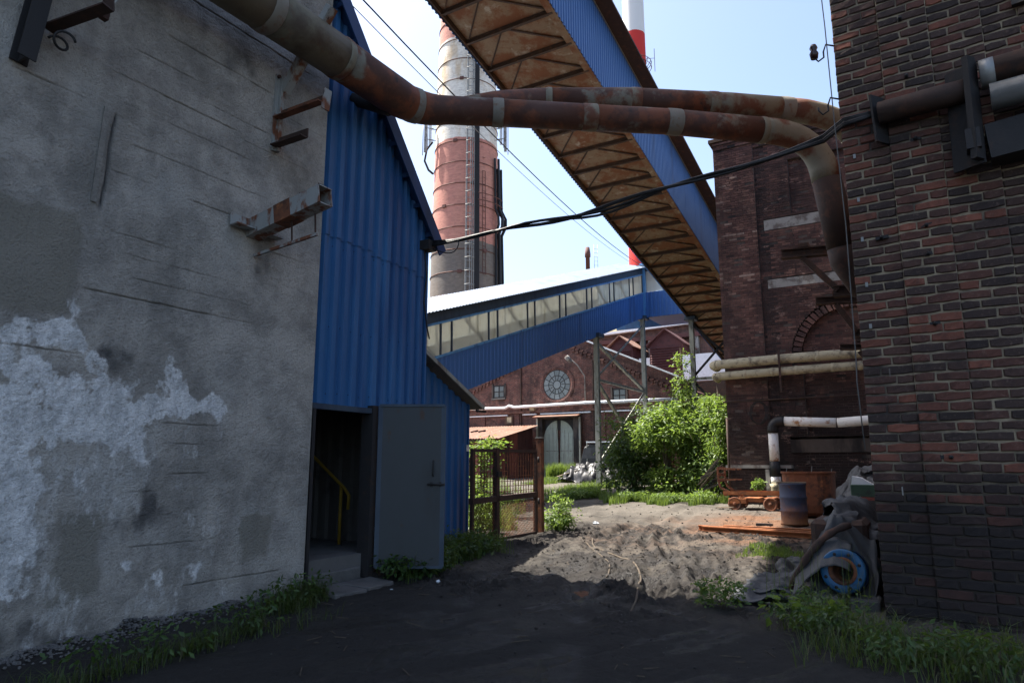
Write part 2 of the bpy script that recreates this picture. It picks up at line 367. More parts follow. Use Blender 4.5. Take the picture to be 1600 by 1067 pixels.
m_grassdk = leaf_mat('shaded_grass', (.09, .08, .04), (.035, .065, .018), (.07, .11, .03), .3)  # darkened copy of grass_blade: shade put into the colour, plus a straw tint
m_grass = leaf_mat('grass_blade', (.03, .06, .014), (.075, .125, .027), (.17, .2, .06), .35)

def glaze_mat():
    s = NT('dirty_glazing'); v = s.vec()
    col = s.mix(s.noise(v, 1.1, 5), (.74, .74, .69), (.9, .9, .88))
    col = s.mix(s.mr(s.noise(s.vec((1, 1, .15)), 3, 5), .5, .75, 0, .6), col, (.34, .3, .2))
    s.done(col, .35, 0, .5)
    tl = s.n('ShaderNodeBsdfTranslucent'); s.put(tl.inputs[0], col)
    tp = s.n('ShaderNodeBsdfTransparent'); s.put(tp.inputs[0], (.8, .8, .75))
    m1 = s.n('ShaderNodeMixShader'); m1.inputs[0].default_value = .4; m2 = s.n('ShaderNodeMixShader'); m2.inputs[0].default_value = .9
    s.t.links.new(tl.outputs[0], m1.inputs[1]); s.t.links.new(tp.outputs[0], m1.inputs[2])
    s.t.links.new(s.b.outputs[0], m2.inputs[1]); s.t.links.new(m1.outputs[0], m2.inputs[2]); s.t.links.new(m2.outputs[0], s.out.inputs[0])
    return s.m
m_glaze = glaze_mat()
def pane_mat():
    s = NT('dark_pane'); col = s.mix(s.rnd(), (.09, .105, .11), (.2, .225, .23)); return s.done(col, .15, 0, .5)
m_pane = pane_mat()
def water_mat():
    s = NT('muddy_water'); return s.done((.06, .036, .02), .04, 0, .5)
m_water = water_mat()
def chimney_mat(name, stops, stain):
    s = NT(name); z = s.n('ShaderNodeSeparateXYZ'); s.put(z.inputs[0], s.geo.outputs['Position'])
    jit = s.math('MULTIPLY', s.noise(s.vec(), .9, 5), .5)
    zz = s.math('DIVIDE', s.math('ADD', z.outputs[2], jit), 130.)
    col = s.ramp(zz, [(a / 130., c) for a, c in stops], True)
    if stain:
        hi = s.mr(z.outputs[2], 37.4, 38.4, .12, 1)
        col = s.mix(s.math('MULTIPLY', hi, s.mr(s.noise(s.vec((.5, .5, .22)), .5, 6, .7), .47, .64, 0, .75)), col, (.58, .41, .23))
        col = s.mix(s.mr(s.noise(s.vec((1, 1, 1.6), (3, 3, 3)), 1.6, 6, .75), .5, .75, 0, .5), col, (.17, .12, .1))
        bt = s.n('ShaderNodeTexBrick'); cy = s.n('ShaderNodeCombineXYZ'); sp = s.n('ShaderNodeSeparateXYZ'); s.put(sp.inputs[0], s.tc.outputs['Object'])
        an = s.math('MULTIPLY', s.math('ARCTAN2', sp.outputs[0], sp.outputs[1]), 3.6); s.put(cy.inputs[0], an); s.put(cy.inputs[1], sp.outputs[2])
        s.put(bt.inputs['Vector'], cy.outputs[0]); bt.inputs['Scale'].default_value = 1; bt.inputs['Brick Width'].default_value = .4; bt.inputs['Row Height'].default_value = .16
        bt.inputs['Mortar Size'].default_value = .02; s.put(bt.inputs['Color1'], (1, 1, 1)); s.put(bt.inputs['Color2'], (.72, .7, .7)); s.put(bt.inputs['Mortar'], (.85, .85, .83))
        col = s.mix(.8, col, bt.outputs['Color'], 'MULTIPLY')
    return s.done(col, .85, 0, .25)
RD = (.55, .25, .2); WH = (.8, .77, .7)
m_chim = chimney_mat('banded_chimney', [(0, (.17, .15, .135)), (25.6, RD), (38, WH), (50.4, RD), (62.8, WH)], True)
R2 = (.55, .045, .04); W2 = (.72, .72, .72)
m_chim2 = chimney_mat('red_white_chimney', [(0, W2), (20, R2), (32, W2), (44, R2), (56, W2), (68, R2), (80, W2), (92, R2), (104, W2), (116, R2)], False)

# ================================================================== GROUND
def tracks():
    T = []
    T.append(([(-5, -5.2), (-1, -3.9), (1.8, -2.7), (4.2, -1.6), (7, -.9), (11, -.6), (17, .2)], .17, .085))
    T.append(([(-5, -3.6), (-1, -2.5), (1.9, -1.3), (4.2, -.5), (7, .0), (11, .9), (16, 3)], .17, .08))
    T.append(([(.5, -4.6), (2.5, -3.4), (4.4, -2.7), (6, -2.6), (8.5, -1.6), (13, -.9)], .14, .1))
    T.append(([(1.9, -3.55), (3.2, -2.9), (4.3, -2.2), (5.6, -1.7), (7.6, -1.2)], .1, .08))
    T.append(([(2.0, -4.3), (4.0, -3.6), (6.0, -3.1), (8.0, -2.2), (11, -2)], .12, .06))
    T.append(([(2.3, -1.9), (4.0, -1.2), (5.5, -.7), (7.5, -.3)], .09, .06))
    for k, off in enumerate((-.9, -.55, -.25, .3, .62, .95)):
        T.append(([(1.2 + .3 * k, -3.9 + off + .25 * k), (3.0 + .2 * k, -3.1 + off + .2 * k), (4.9, -2.3 + off), (7.2 - .2 * k, -1.55 + off * .7), (9.4, -1.0 + off * .5)], .05 + .012 * (k % 3), .055 + .012 * (k % 2)))
    T.append(([(2.2, -4.35), (3.4, -3.95), (4.8, -3.7), (6.2, -3.3)], .06, .07)); T.append(([(2.0, -3.95), (3.3, -3.6), (4.7, -3.35), (6.4, -2.9)], .06, .07))
    return T
def seg_dist(X, Y_, pts):
    best = np.full(X.shape, 1e9)
    P = [Vector((*p, 0)) for p in pts]; S = []
    for i in range(len(P) - 1):
        a, b = P[max(i - 1, 0)], P[i]; c, d = P[i + 1], P[min(i + 2, len(P) - 1)]
        for t in np.linspace(0, 1, 7)[:-1]:
            S.append(.5 * ((2 * b) + (c - a) * t + (2 * a - 5 * b + 4 * c - d) * t * t + (3 * b - a - 3 * c + d) * t ** 3))
    S.append(P[-1])
    for p, q in zip(S, S[1:]):
        dx, dy = q.x - p.x, q.y - p.y; L = dx * dx + dy * dy + 1e-9
        t = np.clip(((X - p.x) * dx + (Y_ - p.y) * dy) / L, 0, 1)
        best = np.minimum(best, np.hypot(X - p.x - t * dx, Y_ - p.y - t * dy))
    return best
def axis(lo, a, b, hi, st, gr):
    m = np.arange(a, b, st); L = []; x = a; s_ = st
    while x > lo: s_ *= gr; x -= s_; L.append(x)
    Rr = []; x = m[-1]; s_ = st
    while x < hi: s_ *= gr; x += s_; Rr.append(x)
    return np.concatenate([L[::-1], m, Rr])
gx = axis(-320, -1.5, 9.5, 420, .02, 1.035); gy = axis(-320, -5.6, 1.0, 320, .02, 1.05)
GX, GY = np.meshgrid(gx, gy, indexing='ij')
near = sstep(60, 30, np.abs(GX)) * sstep(60, 30, np.abs(GY))
GZ = np.where(np.abs(GX) + np.abs(GY) < 90, gl(GX, GY), np.clip(gl(GX, GY), -1.2, 1.9))
GZ += .014 * fbm(GX * .45, GY * .45, 3) * near
mud = sstep(-.3, 1.5, GX) * sstep(11, 7.5, GX) * sstep(1.0, .2, GY) * sstep(-5.2, -4.2, GY)
warp = .28 * fbm(GX * .9 + 9, GY * .9, 3)
rutwet = 0; rutcoal = 0
for pts, wd, dp in tracks():
    dd = seg_dist(GX, GY + warp * .2, pts); k = .45 + .55 * sstep(1, 3, GX)
    prof = -dp * .75 * np.exp(-(dd / wd) ** 2) + dp * .35 * np.exp(-((dd - wd * 1.9) / (wd * .7)) ** 2)
    rutwet = rutwet + np.exp(-(dd / (wd * .8)) ** 2) * sstep(-.25, .35, fbm(GX * 1.4 + 60, GY * 1.4, 3)) * sstep(6.5, 4, GX)
    rutcoal = rutcoal + np.exp(-(dd / (wd * .75)) ** 2) * sstep(-.35, .25, fbm(GX * 3 + 30, GY * 3, 4, .65))
    tread = 1 + (.35 * np.sin((GX * .82 + GY * .3) * 42) if wd < .09 else 0)
    prof = prof * tread
    GZ += prof * near * k * (.6 + .6 * vnoise(GX * 1.6, GY * 1.6))
clump = sstep(.05, .6, fbm(GX * 1.3 + 3, GY * 1.3 + 7, 3))
fine = fbm(GX * 14 + 2, GY * 14, 3, .65)
GZ += mud * (.014 * fbm(GX * 5, GY * 5, 3, .6) + .065 * clump * (np.abs(fbm(GX * 8 + 5, GY * 8, 4, .65)) - .35) + .02 * fine * (.5 + clump))
lowf = GZ.copy()
dirn = fbm((GX * .8 - GY * .5) * 1.2, (GX * .5 + GY * .9) * 6, 4)
GZ += near * (.018 * dirn + .006 * fbm(GX * 9, GY * 9, 3) + .004 * fbm(GX * 21, GY * 21, 3))
skirt = sstep(-.75, -.05, GY) * sstep(.1, -.3, GX)
GZ += .09 * skirt * (1 + .6 * fbm(GX * 3, GY * 3, 3)) * near
rmound = sstep(-4.7, -5.7, GY) * sstep(3, 1, GX) * near
GZ += .07 * rmound * (1 + .5 * fbm(GX * 2, GY * 2, 3))
pud = np.exp(-(((GX - 2.05) / .42) ** 2 + ((GY + 2.62 - .25 * (GX - 2)) / .17) ** 2))
GZ -= .075 * pud
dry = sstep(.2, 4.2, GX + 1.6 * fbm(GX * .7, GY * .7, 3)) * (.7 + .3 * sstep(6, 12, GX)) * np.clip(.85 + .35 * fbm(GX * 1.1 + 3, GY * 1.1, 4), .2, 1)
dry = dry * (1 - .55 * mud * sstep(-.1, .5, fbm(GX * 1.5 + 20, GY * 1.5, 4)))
rustm = np.exp(-(((GX - 11.5) / 3.4) ** 2 + ((GY + 3.6) / 1.5) ** 2)) * 1.3 + .5 * np.exp(-(((GX - 8.6) / 2) ** 2 + ((GY + 1.5) / 1.2) ** 2))
rustm = np.clip(rustm * (1 + .9 * fbm(GX * 1.2, GY * 1.2 + 5, 4)), 0, .95)
wet = np.clip(pud * 1.4 + .8 * np.clip(rutwet, 0, 1) + sstep(.25, .6, fbm((GX * .8 - GY * .5) * 1.1, (GX * .5 + GY * .9) * 3 + 3, 4)) * sstep(5.5, 2.5, GX) * sstep(-5, -1, GX) * sstep(.0, -.8, GY) * .8, 0, 1)
nx, ny = GX.shape
me = bpy.data.meshes.new('ground'); me.vertices.add(nx * ny)
co = np.empty((nx * ny, 3)); wx = C0.x + D.x * GX + YV.x * GY; wy = C0.y + D.y * GX + YV.y * GY
co[:, 0] = wx.ravel(); co[:, 1] = wy.ravel(); co[:, 2] = GZ.ravel()
me.vertices.foreach_set('co', co.ravel())
idx = np.arange(nx * ny).reshape(nx, ny)
q = np.stack([idx[:-1, :-1], idx[1:, :-1], idx[1:, 1:], idx[:-1, 1:]], -1).reshape(-1, 4)
me.loops.add(q.size); me.loops.foreach_set('vertex_index', q.ravel().astype(np.int32))
me.polygons.add(len(q)); me.polygons.foreach_set('loop_start', np.arange(0, q.size, 4, dtype=np.int32)); me.polygons.foreach_set('loop_total', np.full(len(q), 4, dtype=np.int32))
me.update(calc_edges=True); me.polygons.foreach_set('use_smooth', np.ones(len(q), dtype=bool))
coal = np.clip(.75 * np.clip(rutcoal, 0, 1) * sstep(11, 8, GX) + mud * (sstep(.1, .6, clump) * sstep(-.25, .25, fbm(GX * 7, GY * 7, 4, .7)) + sstep(.05, .4, dirn + .6 * fine) * .7 + sstep(.0, -.35, fbm(GX * 8 + 5, GY * 8, 4, .65)) * clump * .8) + .35 * sstep(.2, .6, fbm(GX * 2 + 40, GY * 2, 5, .65)) * sstep(10, 6, GX), 0, .95)
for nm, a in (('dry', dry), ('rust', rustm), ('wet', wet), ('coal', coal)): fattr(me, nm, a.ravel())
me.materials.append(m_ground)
o = bpy.data.objects.new('ground', me); COL.objects.link(o); o['kind'] = 'structure'
def gz(x, y):
    i = min(max(int(np.searchsorted(gx, x)), 0), nx - 1); j = min(max(int(np.searchsorted(gy, y)), 0), ny - 1); return float(GZ[i, j])
pz = gz(2.05, -2.62) + .035
mb = MB(); ring = [(2.05 + .55 * math.cos(a), -2.6 + .26 * math.sin(a) + .13 * math.cos(a), pz) for a in [i * math.pi / 12 for i in range(24)]]
mb.add(ring, [tuple(range(24))]); o = single('puddle', mb, m_water, None, None, (2, -2.6, pz), kind='structure')

# ================================================================== CONCRETE BUILDING
cb = thing('concrete_building', 'tall grey roughcast concrete building with white salt stains', 'building', (0, 0, 0))
xs = np.linspace(-4.5, 0, 290); zs = np.arange(-.2, 8.4, .0078)
X, Z = np.meshgrid(xs, zs, indexing='ij')
yo = .003 * fbm(X * 26, Z * 26, 2, .7) + .006 * fbm(X * 2, Z * 2, 3)
smooth_p = np.zeros_like(X); eff = np.zeros_like(X); drk = np.zeros_like(X)
wn1 = .10 * fbm(X * 3 + 4, Z * 3, 4); wn2 = .10 * fbm(X * 3, Z * 3 + 11, 4)
def blob(cx, cz, rx, rz): return np.exp(-(((X + wn1 - cx) / rx) ** 2 + ((Z + wn2 - cz) / rz) ** 2))
E_ = 0
for cx, cz, rx, rz, a in [(-3.15, 2.75, .3, .1, .9), (-2.85, 2.98, .1, .14, .8), (-2.85, 2.66, .16, .14, .8), (-3.3, 2.2, .3, .3, 1), (-3.0, 1.9, .3, .33, 1.1), (-2.69, 2.32, .24, .3, 1.1), (-2.38, 2.09, .28, .26, 1.2), (-2.24, 1.86, .2, .2, .9), (-2.05, 2.17, .3, .2, 1.2), (-1.84, 2.5, .13, .28, 1), (-1.7, 2.2, .3, .17, 1.2), (-1.32, 2.14, .17, .17, 1), (-3.06, 1.5, .22, .4, 1.1), (-3.1, 1.1, .25, .4, 1.1), (-3.06, .6, .2, .35, .8), (-1.2, 1.36, .05, .18, .8), (-1.46, 1.3, .07, .2, .7), (-1.87, .61, .16, .15, .75), (-1.5, .66, .14, .12, .75), (-2.18, .7, .14, .12, .7), (-2.3, .22, .18, .08, .8), (-1.0, .75, .12, .07, .6), (-2.6, 1.55, .14, .3, .6), (-3.6, 2, .5, 1, 1), (-4.2, 1.6, .6, 1.2, 1)]:
    E_ = E_ + a * blob(cx, cz, rx, rz)
eff = .78 * sstep(.3, 1.0, E_ * (.8 + .55 * fbm(X * 5 + 2, Z * 4, 5, .65))) + .3 * sstep(.05, .5, fbm(X * 2.2 + 8, Z * 1.1, 5, .6) + .35 * sstep(-1.6, -3, X)) * sstep(2.9, 1.6, Z) * sstep(-.4, -1.4, X)
drip = sstep(.25, .6, fbm(X * 7, Z * .9 + 3, 3)) * sstep(.5, 1.2, Z) * sstep(2.1, 1.3, Z)
eff = np.clip(eff * (1 - .35 * drip), 0, 1)
Dk = .9 * blob(-2.23, 1.15, .2, .35) + .5 * blob(-1.9, 1.2, .3, .3) + .6 * blob(-3.1, 2.45, .5, .12) + .7 * blob(-2.62, 2.62, .16, .12) + .5 * blob(-2.35, 2.5, .2, .15) + .55 * blob(-.93, 4.0, .18, .5) + .4 * blob(-1.5, 1.9, .2, .18) + .6 * blob(-2.9, .2, .6, .25) + .35 * blob(-.5, .15, 1.2, .25) + .4 * blob(-.85, 5.2, .12, .6)
Dk += .45 * sstep(7.6, 6.2, Z) * blob(-1.4, 6.3, 1.6, .35)
drk = np.clip(sstep(.25, .9, Dk * (.85 + .7 * fbm(X * 6, Z * 3 + 9, 4))) * .8 * (1 - eff), 0, 1)
for (xa, xb, za, zb) in [(-.9, -.52, .62, 1.08), (-2.78, -2.42, .5, 1.22), (-3.6, -2.86, 2.92, 3.86)]:
    smooth_p = np.maximum(smooth_p, sstep(-.04, .04, np.minimum(np.minimum(X + wn1 * .5 - xa, xb - X - wn1 * .5), np.minimum(Z + wn2 * .5 - za, zb - Z - wn2 * .5))))
smooth_p = np.maximum(smooth_p, blob(-.71, .84, .24, .3) > .55)
yo = yo * (1 - .8 * smooth_p) - .004 * smooth_p
pit = eff * .006 * np.abs(fbm(X * 14, Z * 10, 4)); yo -= pit
lines = [(5.71, -2.6, -1.7, .02), (6.05, -2.3, -.85, .022), (5.52, -1.75, -.83, .03), (5.37, -2.8, -1.3, .03), (5.3, -1.3, -.3, .012), (4.98, -3.6, -2.86, .02), (5.1, -2.7, -1.0, .012), (4.72, -2.6, -.8, .012), (4.37, -1.9, -.7, .02), (4.39, -2.7, -2.2, .012), (3.8, -2.65, -1.85, .018), (3.62, -2.5, -1.2, .012), (3.41, -2.4, -.9, .012), (3.21, -2.85, -.9, .028), (1.56, -1.9, -1.3, .02), (1.4, -2.3, -1.85, .014), (.48, -1.6, -.3, .022), (1.85, -1.9, -1.4, .012), (6.6, -2.2, -.2, .02), (7.0, -1.8, 0, .015), (2.05, -2, -1.2, .01), (.9, -2.2, -1.2, .01), (2.62, -3.5, -2.7, .012), (4.1, -.9, -.2, .015), (5.85, -.7, 0, .012)]
for z0, xa, xb, dpt in lines:
    wob = .005 * fbm(X * 5, X * 0 + z0 * 7, 3)
    m_ = sstep(xa, xa + .15, X) * sstep(xb, xb - .15, X) * (.45 + .55 * sstep(-.4, .2, fbm(X * 3, X * 0 + z0 * 3, 2)))
    g_ = np.exp(-((Z - z0 - wob) / .0065) ** 2) * m_; yo += dpt * g_ * .7; drk = np.clip(drk + .42 * g_, 0, 1); eff *= (1 - g_)
    yo += .004 * m_ * sstep(.1, 0, np.abs(Z - z0 + .05)) * np.sign(z0 - Z)
cr = np.exp(-((X + 2.72 - .05 * (Z - 4) + .01 * fbm(Z * 3, Z * 0, 2)) / .012) ** 2) * sstep(3.9, 4.05, Z) * sstep(5.0, 4.9, Z); yo += .03 * cr; drk = np.clip(drk + cr, 0, 1)
yo[-1, :] = 0
me = bpy.data.meshes.new('front_wall'); n1, n2 = X.shape
co = np.stack([X.ravel(), yo.ravel(), Z.ravel()], -1); me.vertices.add(n1 * n2); me.vertices.foreach_set('co', co.ravel())
idx = np.arange(n1 * n2).reshape(n1, n2); q = np.stack([idx[:-1, :-1], idx[1:, :-1], idx[1:, 1:], idx[:-1, 1:]], -1).reshape(-1, 4)
me.loops.add(q.size); me.loops.foreach_set('vertex_index', q.ravel().astype(np.int32)); me.polygons.add(len(q))
me.polygons.foreach_set('loop_start', np.arange(0, q.size, 4, dtype=np.int32)); me.polygons.foreach_set('loop_total', np.full(len(q), 4, dtype=np.int32))
me.update(calc_edges=True); me.polygons.foreach_set('use_smooth', np.ones(len(q), dtype=bool))
for nm, a in (('eff', eff), ('dark', drk), ('patch', smooth_p * .8)): fattr(me, nm, a.ravel())
me.materials.append(m_conc); o = bpy.data.objects.new('front_wall', me); COL.objects.link(o); o.parent = cb; ORG[o.name] = (0, 0, 0)
mb = MB()
mb.box(-14, -4.5, 0, 8, -1, 20)                       # the rest of the block, out of view to the side and above
mb.add([(-4.5, 0, 8.39), (0, 0, 8.39), (0, 0, 20), (-4.5, 0, 20)], [(0, 1, 2, 3)])
mb.add([(0, 0, -.5), (0, .09, -.5), (0, .09, 20), (0, 0, 20)], [(0, 1, 2, 3)])
mb.box(-4.49, -.002, .09, 8, -.5, 20); part('rear_block', mb, m_conc, cb)
mb = MB(); mb.box(-4, 1.55, 1.52, 8, 2.9, 22); part('shadow_tower', mb, m_conc, cb)  # unseen tower, added so its shadow falls across the near yard
mb = MB(); mb.bar((-2.79, -.012, 4.02), (-2.76, -.012, 4.97), .05, .02, (0, 1, 0)); part('joint_strip', mb, m_conc, cb)

# brackets on the concrete wall
t = thing('pipe_bracket', 'pale channel bracket with slanted strut carrying the big pipe by the concrete corner', 'bracket', (-.82, 0, 5.8))
mb = MB(); mb.lbar((-.86, -.03, 5.33), (-.86, -.03, 6.32), .09, .012, (1, 0, 0)); mb.bar((-.8, -.035, 5.33), (-.8, -.035, 6.3), .07, .05); part('back_plate', mb, m_paintrust, t)
mb = MB(); mb.lbar((-.8, -.07, 6.1), (-.8, -.82, 6.98), .1, .014, (1, 0, 0)); part('strut', mb, m_paintrust, t)
mb = MB(); mb.lbar((-.8, -.04, 5.74), (-.8, -.8, 5.74), .1, .014); part('arm', mb, m_rust, t)
mb = MB(); mb.bar((-.8, -.81, 5.66), (-.8, -.84, 5.9), .11, .02, (0, 1, 0)); part('end_plate', mb, m_paintrust, t)
mb = MB(); mb.lbar((-.8, -.04, 5.38), (-.8, -.55, 5.38), .11, .016); part('arm', mb, m_rustdk, t)
mb = MB(); mb.lathe((-.86, -.05, 6.27), [(.0, .03), (.022, .03), (.022, 0)], 6, (0, -1, 0), False); part('bolt', mb, m_rustdk, t)

t = thing('box_bracket', 'hollow white painted steel box bracket with rust bands on the concrete wall', 'bracket', (-1.03, 0, 4.2))
mb = MB(); x0, x1 = -1.12, -.94
A0, A1 = Vector((-1.03, .0, 4.28)), Vector((-1.03, -1.13, 4.47))
for dx, dz, w_, h_ in ((-.09, 0, .012, .2), (.09, 0, .012, .2), (0, .094, .18, .012), (0, -.094, .18, .012)):
    mb.bar(A0 + Vector((dx, 0, dz)), A1 + Vector((dx, 0, dz)), w_, h_)
part('box_beam', mb, m_paintrust, t)
mb = MB(); mb.bar(A0.lerp(A1, .4), A0.lerp(A1, .62), .2, .214); part('rust_band', mb, m_rust, t)
for k in (.38, .68, .93):
    mb = MB(); p = A0.lerp(A1, k); mb.bar(p + Vector((0, 0, .1)), p + Vector((0, -.02, .15)), .1, .012, (0, 1, 0)); part('lug', mb, m_rustdk, t)
mb = MB(); mb.lbar((-1.36, -.03, 4.25), (-.72, -.03, 4.25), .13, .014); part('wall_plate', mb, m_paintrust, t)
mb = MB(); mb.bar((-1.0, -.02, 3.99), (-1.0, -1.0, 4.07), .03, .03); part('tie_rod', mb, m_paintrust, t)
for yy in (-.62, -.98):
    mb = MB(); mb.bar((-1.0, yy, 4.05), (-1.02, yy, 4.3), .014, .014); part('hanger', mb, m_rustdk, t)

t = thing('rusty_wall_bracket', 'dark rusty channel post and arm high on the concrete wall with a loose wire', 'bracket', (-3.4, 0, 5.2))
mb = MB(); mb.ibeam((-3.52, -.09, 5.02), (-3.35, -.09, 6.8), .14, .16, .015, (0, 1, 0)); part('post', mb, m_dark, t)
mb = MB(); mb.lbar((-3.3, -.04, 5.42), (-3.12, -.66, 5.52), .12, .016); part('arm', mb, m_rustdk, t)
mb = MB(); mb.bar((-3.12, -.5, 5.5), (-3.05, -.5, 6.2), .06, .06); part('hanger', mb, m_rustdk, t)
mb = MB(); mb.tube(arcpts((-3.12, -.55, 5.6), (-3.0, -.56, 5.7), (-2.98, -.5, 6.2)), .012, 6); part('wire', mb, m_lead, t)
mb = MB(); mb.tube([(-3.3 + .07 * math.cos(a), -.3 + .02 * a, 5.28 + .07 * math.sin(a)) for a in np.linspace(0, 9, 24)], .012, 5); part('coil', mb, m_black, t)

# ================================================================== BLUE GABLE BUILDING
bb = thing('blue_clad_building', 'blue ribbed sheet clad gable building with an open grey steel door', 'building', (1, .1, .2))
def rake(x): return 8.10 - 1.277 * x
PIT, DEP = .2, .05
edges = [(.02, 1.02), (1.02, 2.02), (2.02, 2.26)]
for i, (xa, xb) in enumerate(edges):
    for zlo, zhi in (((2.40 + .012 * i), 4.62 - .05 * i), (4.6 - .05 * i, None)):
        rows = []
        for a, d_ in corr(xa - .01, xb, PIT, DEP):
            zt = rake(a) if zhi is None else min(zhi, rake(a)); zb = min(zlo, zt)
            yy = .1 - d_ - (.012 if zhi is None else 0); rows.append([(a, yy, zb), (a, yy, zt)])
        part('cladding_sheet', MB().sheet(rows), m_blue, bb)
mb = MB()
for k in range(12):
    for z in (2.55, 3.4, 4.5, 4.7, 5.6, 6.4):
        x = .06 + PIT * (k + .2)
        if x < 2.2 and z < rake(x) - .15: mb.lathe((x, .1, z + random.uniform(-.02, .02)), [(.011, 0), (.011, .012), (0, .014)], 6, (0, -1, 0), False)
o = part('sheet_screws', mb, m_bluedk, bb); o['kind'] = 'stuff'
mb = MB(); mb.box(2.24, 2.275, .03, .2, .25, 5.2); part('corner_trim', mb, m_blue, bb)
mb = MB(); mb.box(.03, 1.1, .02, .16, 2.33, 2.40); part('lintel', mb, m_bluegrey, bb)
mb = MB(); rows = [[(a, .1 - d_, .3), (a, .1 - d_, 2.41)] for a, d_ in corr(1.22, 2.24, PIT, DEP)]; mb.sheet(rows); part('cladding_sheet', mb, m_blue, bb)
mb = MB(); mb.prism([(-.6, -.1, rake(-.6)), (2.44, -.1, rake(2.44)), (2.46, -.1, rake(2.44) + .08), (-.6, -.1, rake(-.6) + .1)], (0, 6, 0)); part('roof', mb, m_bluedk, bb)
mb = MB(); mb.bar((-.6, -.112, rake(-.6) - .03), (2.45, -.112, rake(2.45) - .03), .022, .2, (0, 0, 1)); part('barge_board', mb, m_bluedk, bb)
for k in range(8):
    x = .1 + .3 * k; mb = MB(); mb.box(x, x + .04, -.09, .06, rake(x) - .13, rake(x) - .06); part('purlin_end', mb, m_bluedk, bb)
mb = MB(); mb.box(2.18, 2.262, .2, 6, .2, 5.2); mb.box(-.3, 2.2, 5.9, 6, .2, 5); part('side_wall', mb, m_blue, bb)
# inside: floor, back wall of bare ribbed sheet, roof of the lobby
mb = MB(); mb.box(-.2, 2.2, .12, 4.4, .1, .5); part('floor', mb, m_slab, bb)
mb = MB(); rows = [[(a, 3.9 - d_, .5), (a, 3.9 - d_, 3.4)] for a, d_ in corr(-.2, 2.2, .25, .05)]; mb.sheet(rows); part('inner_wall', mb, m_galv, bb)
mb = MB(); mb.box(-.25, -.2, .2, 3.9, .5, 3.4); mb.box(-.25, 2.2, .13, 3.95, 3.3, 3.36); part('inner_lining', mb, m_slab, bb)
mb = MB(); mb.box(.1, 1.05, .07, .28, .08, .34); part('threshold_step', mb, m_slab, bb, .015)
mb = MB(); mb.box(.04, .09, .02, .2, .2, 2.34); mb.box(1.09, 1.2, .0, .2, .2, 2.44); part('door_frame', mb, m_dark, bb)
# the door leaf stands open, turned square to the street
hinge = Vector((1.17, -.06, 0)); ang = R(-59.5); ex = Vector((math.cos(ang), math.sin(ang), 0)); ey = Vector((-ex.y, ex.x, 0))
def dl(u, v, z): return hinge + ex * (u * .88) + ey * v + Vector((0, 0, z))
lf = MB(); lf.bar(dl(.0, 0, 1.385), dl(1.0, 0, 1.385), .045, 2.13); leaf = part('door', lf, m_grey, bb, .004)
mb = MB()
for p, q_ in ((dl(0, -.006, 2.44), dl(1.0, -.006, 2.44)), (dl(0, -.006, .33), dl(1.0, -.006, .33))): mb.bar(p, q_, .06, .035)
for u_ in (.014, .986): mb.bar(dl(u_, -.006, .33), dl(u_, -.006, 2.44), .06, .035, ey)
part('edge_frame', mb, m_bluegrey, leaf)
mb = MB(); mb.tube([dl(.84, -.03, 1.50), dl(.84, -.075, 1.52), dl(.84, -.075, 1.68), dl(.84, -.03, 1.70)], .009, 8); part('handle', mb, m_dark, leaf)
mb = MB(); mb.tube([dl(.76, -.045, 1.39), dl(1.02, -.045, 1.39)], .012, 8); mb.bar(dl(.8, -.03, 1.39), dl(.84, -.03, 1.39), .02, .06); mb.bar(dl(.93, -.03, 1.39), dl(.97, -.03, 1.39), .02, .06); part('bolt', mb, m_dark, leaf)
for z in (.75, 2.05):
    mb = MB(); mb.tube([dl(-.02, 0, z - .07), dl(-.02, 0, z + .07)], .022, 8); part('hinge', mb, m_dark, leaf)
mb = MB()
for u_, z in ((.3, 2.1), (.72, 2.1), (.3, 1.75), (.7, 1.7)): mb.lathe(dl(u_, -.022, z), [(0, -.006), (.008, -.004), (.009, 0)], 6, -ey)
part('rivet', mb, m_dark, leaf)
mb = MB(); rows = [[(2.15 - d_, a, .5), (2.15 - d_, a, 3.3)] for a, d_ in corr(.2, 3.9, .25, .05)]; mb.sheet(rows); part('inner_wall', mb, m_slab, bb)
t = thing('stair_handrail', 'yellow tubular handrail just inside the open blue doorway', 'handrail', (.7, 1.0, .5))
mb = MB(); mb.tube([(1.7, 2.2, 2.1), (1.7, 1.84, 1.85), (1.7, 1.05, 1.3), (1.7, .96, 1.2), (1.7, .97, 1.0)], .024, 8); part('rail', mb, m_yellow, t)
mb = MB(); mb.tube([(1.7, 1.12, .5), (1.7, 1.12, 1.34)], .024, 8); part('post', mb, m_yellow, t)
t = thing('entrance_slab', 'two flat worn concrete slabs on the dirt below the open door', 'slab', (.5, -.3, .1))
for k, (xa, xb) in enumerate(((-.02, .52), (.54, 1.12))):
    z = gl(.5, -.3); mb = MB(); mb.prism([(xa, -.02, z + .0), (xb, -.02, z + .0), (xb - .03, -.55 + .1 * k, z - .02), (xa + .04, -.5, z - .02)], (0, 0, .06)); part('slab', mb, m_slab, t, .008)
mb = MB(); mb.tube([(2.1, -.02, 4.9), (2.15, -.04, 4.5), (2.12, -.02, 4.1), (2.2, -.03, 3.7), (2.3, .0, 3.55)], .012, 6)
single('slack_cable', mb, m_black, 'slack black cable hanging down the corner of the blue gable', 'cable', (2.1, 0, 4))
mb = MB(); mb.tube([(.55, .1, 6.72), (.75, -.42, 6.5)], .09, 10); single('stub_pipe', mb, m_dark, 'short dark pipe stub poking out of the blue gable below the big pipe', 'pipe', (.6, .1, 6.6))

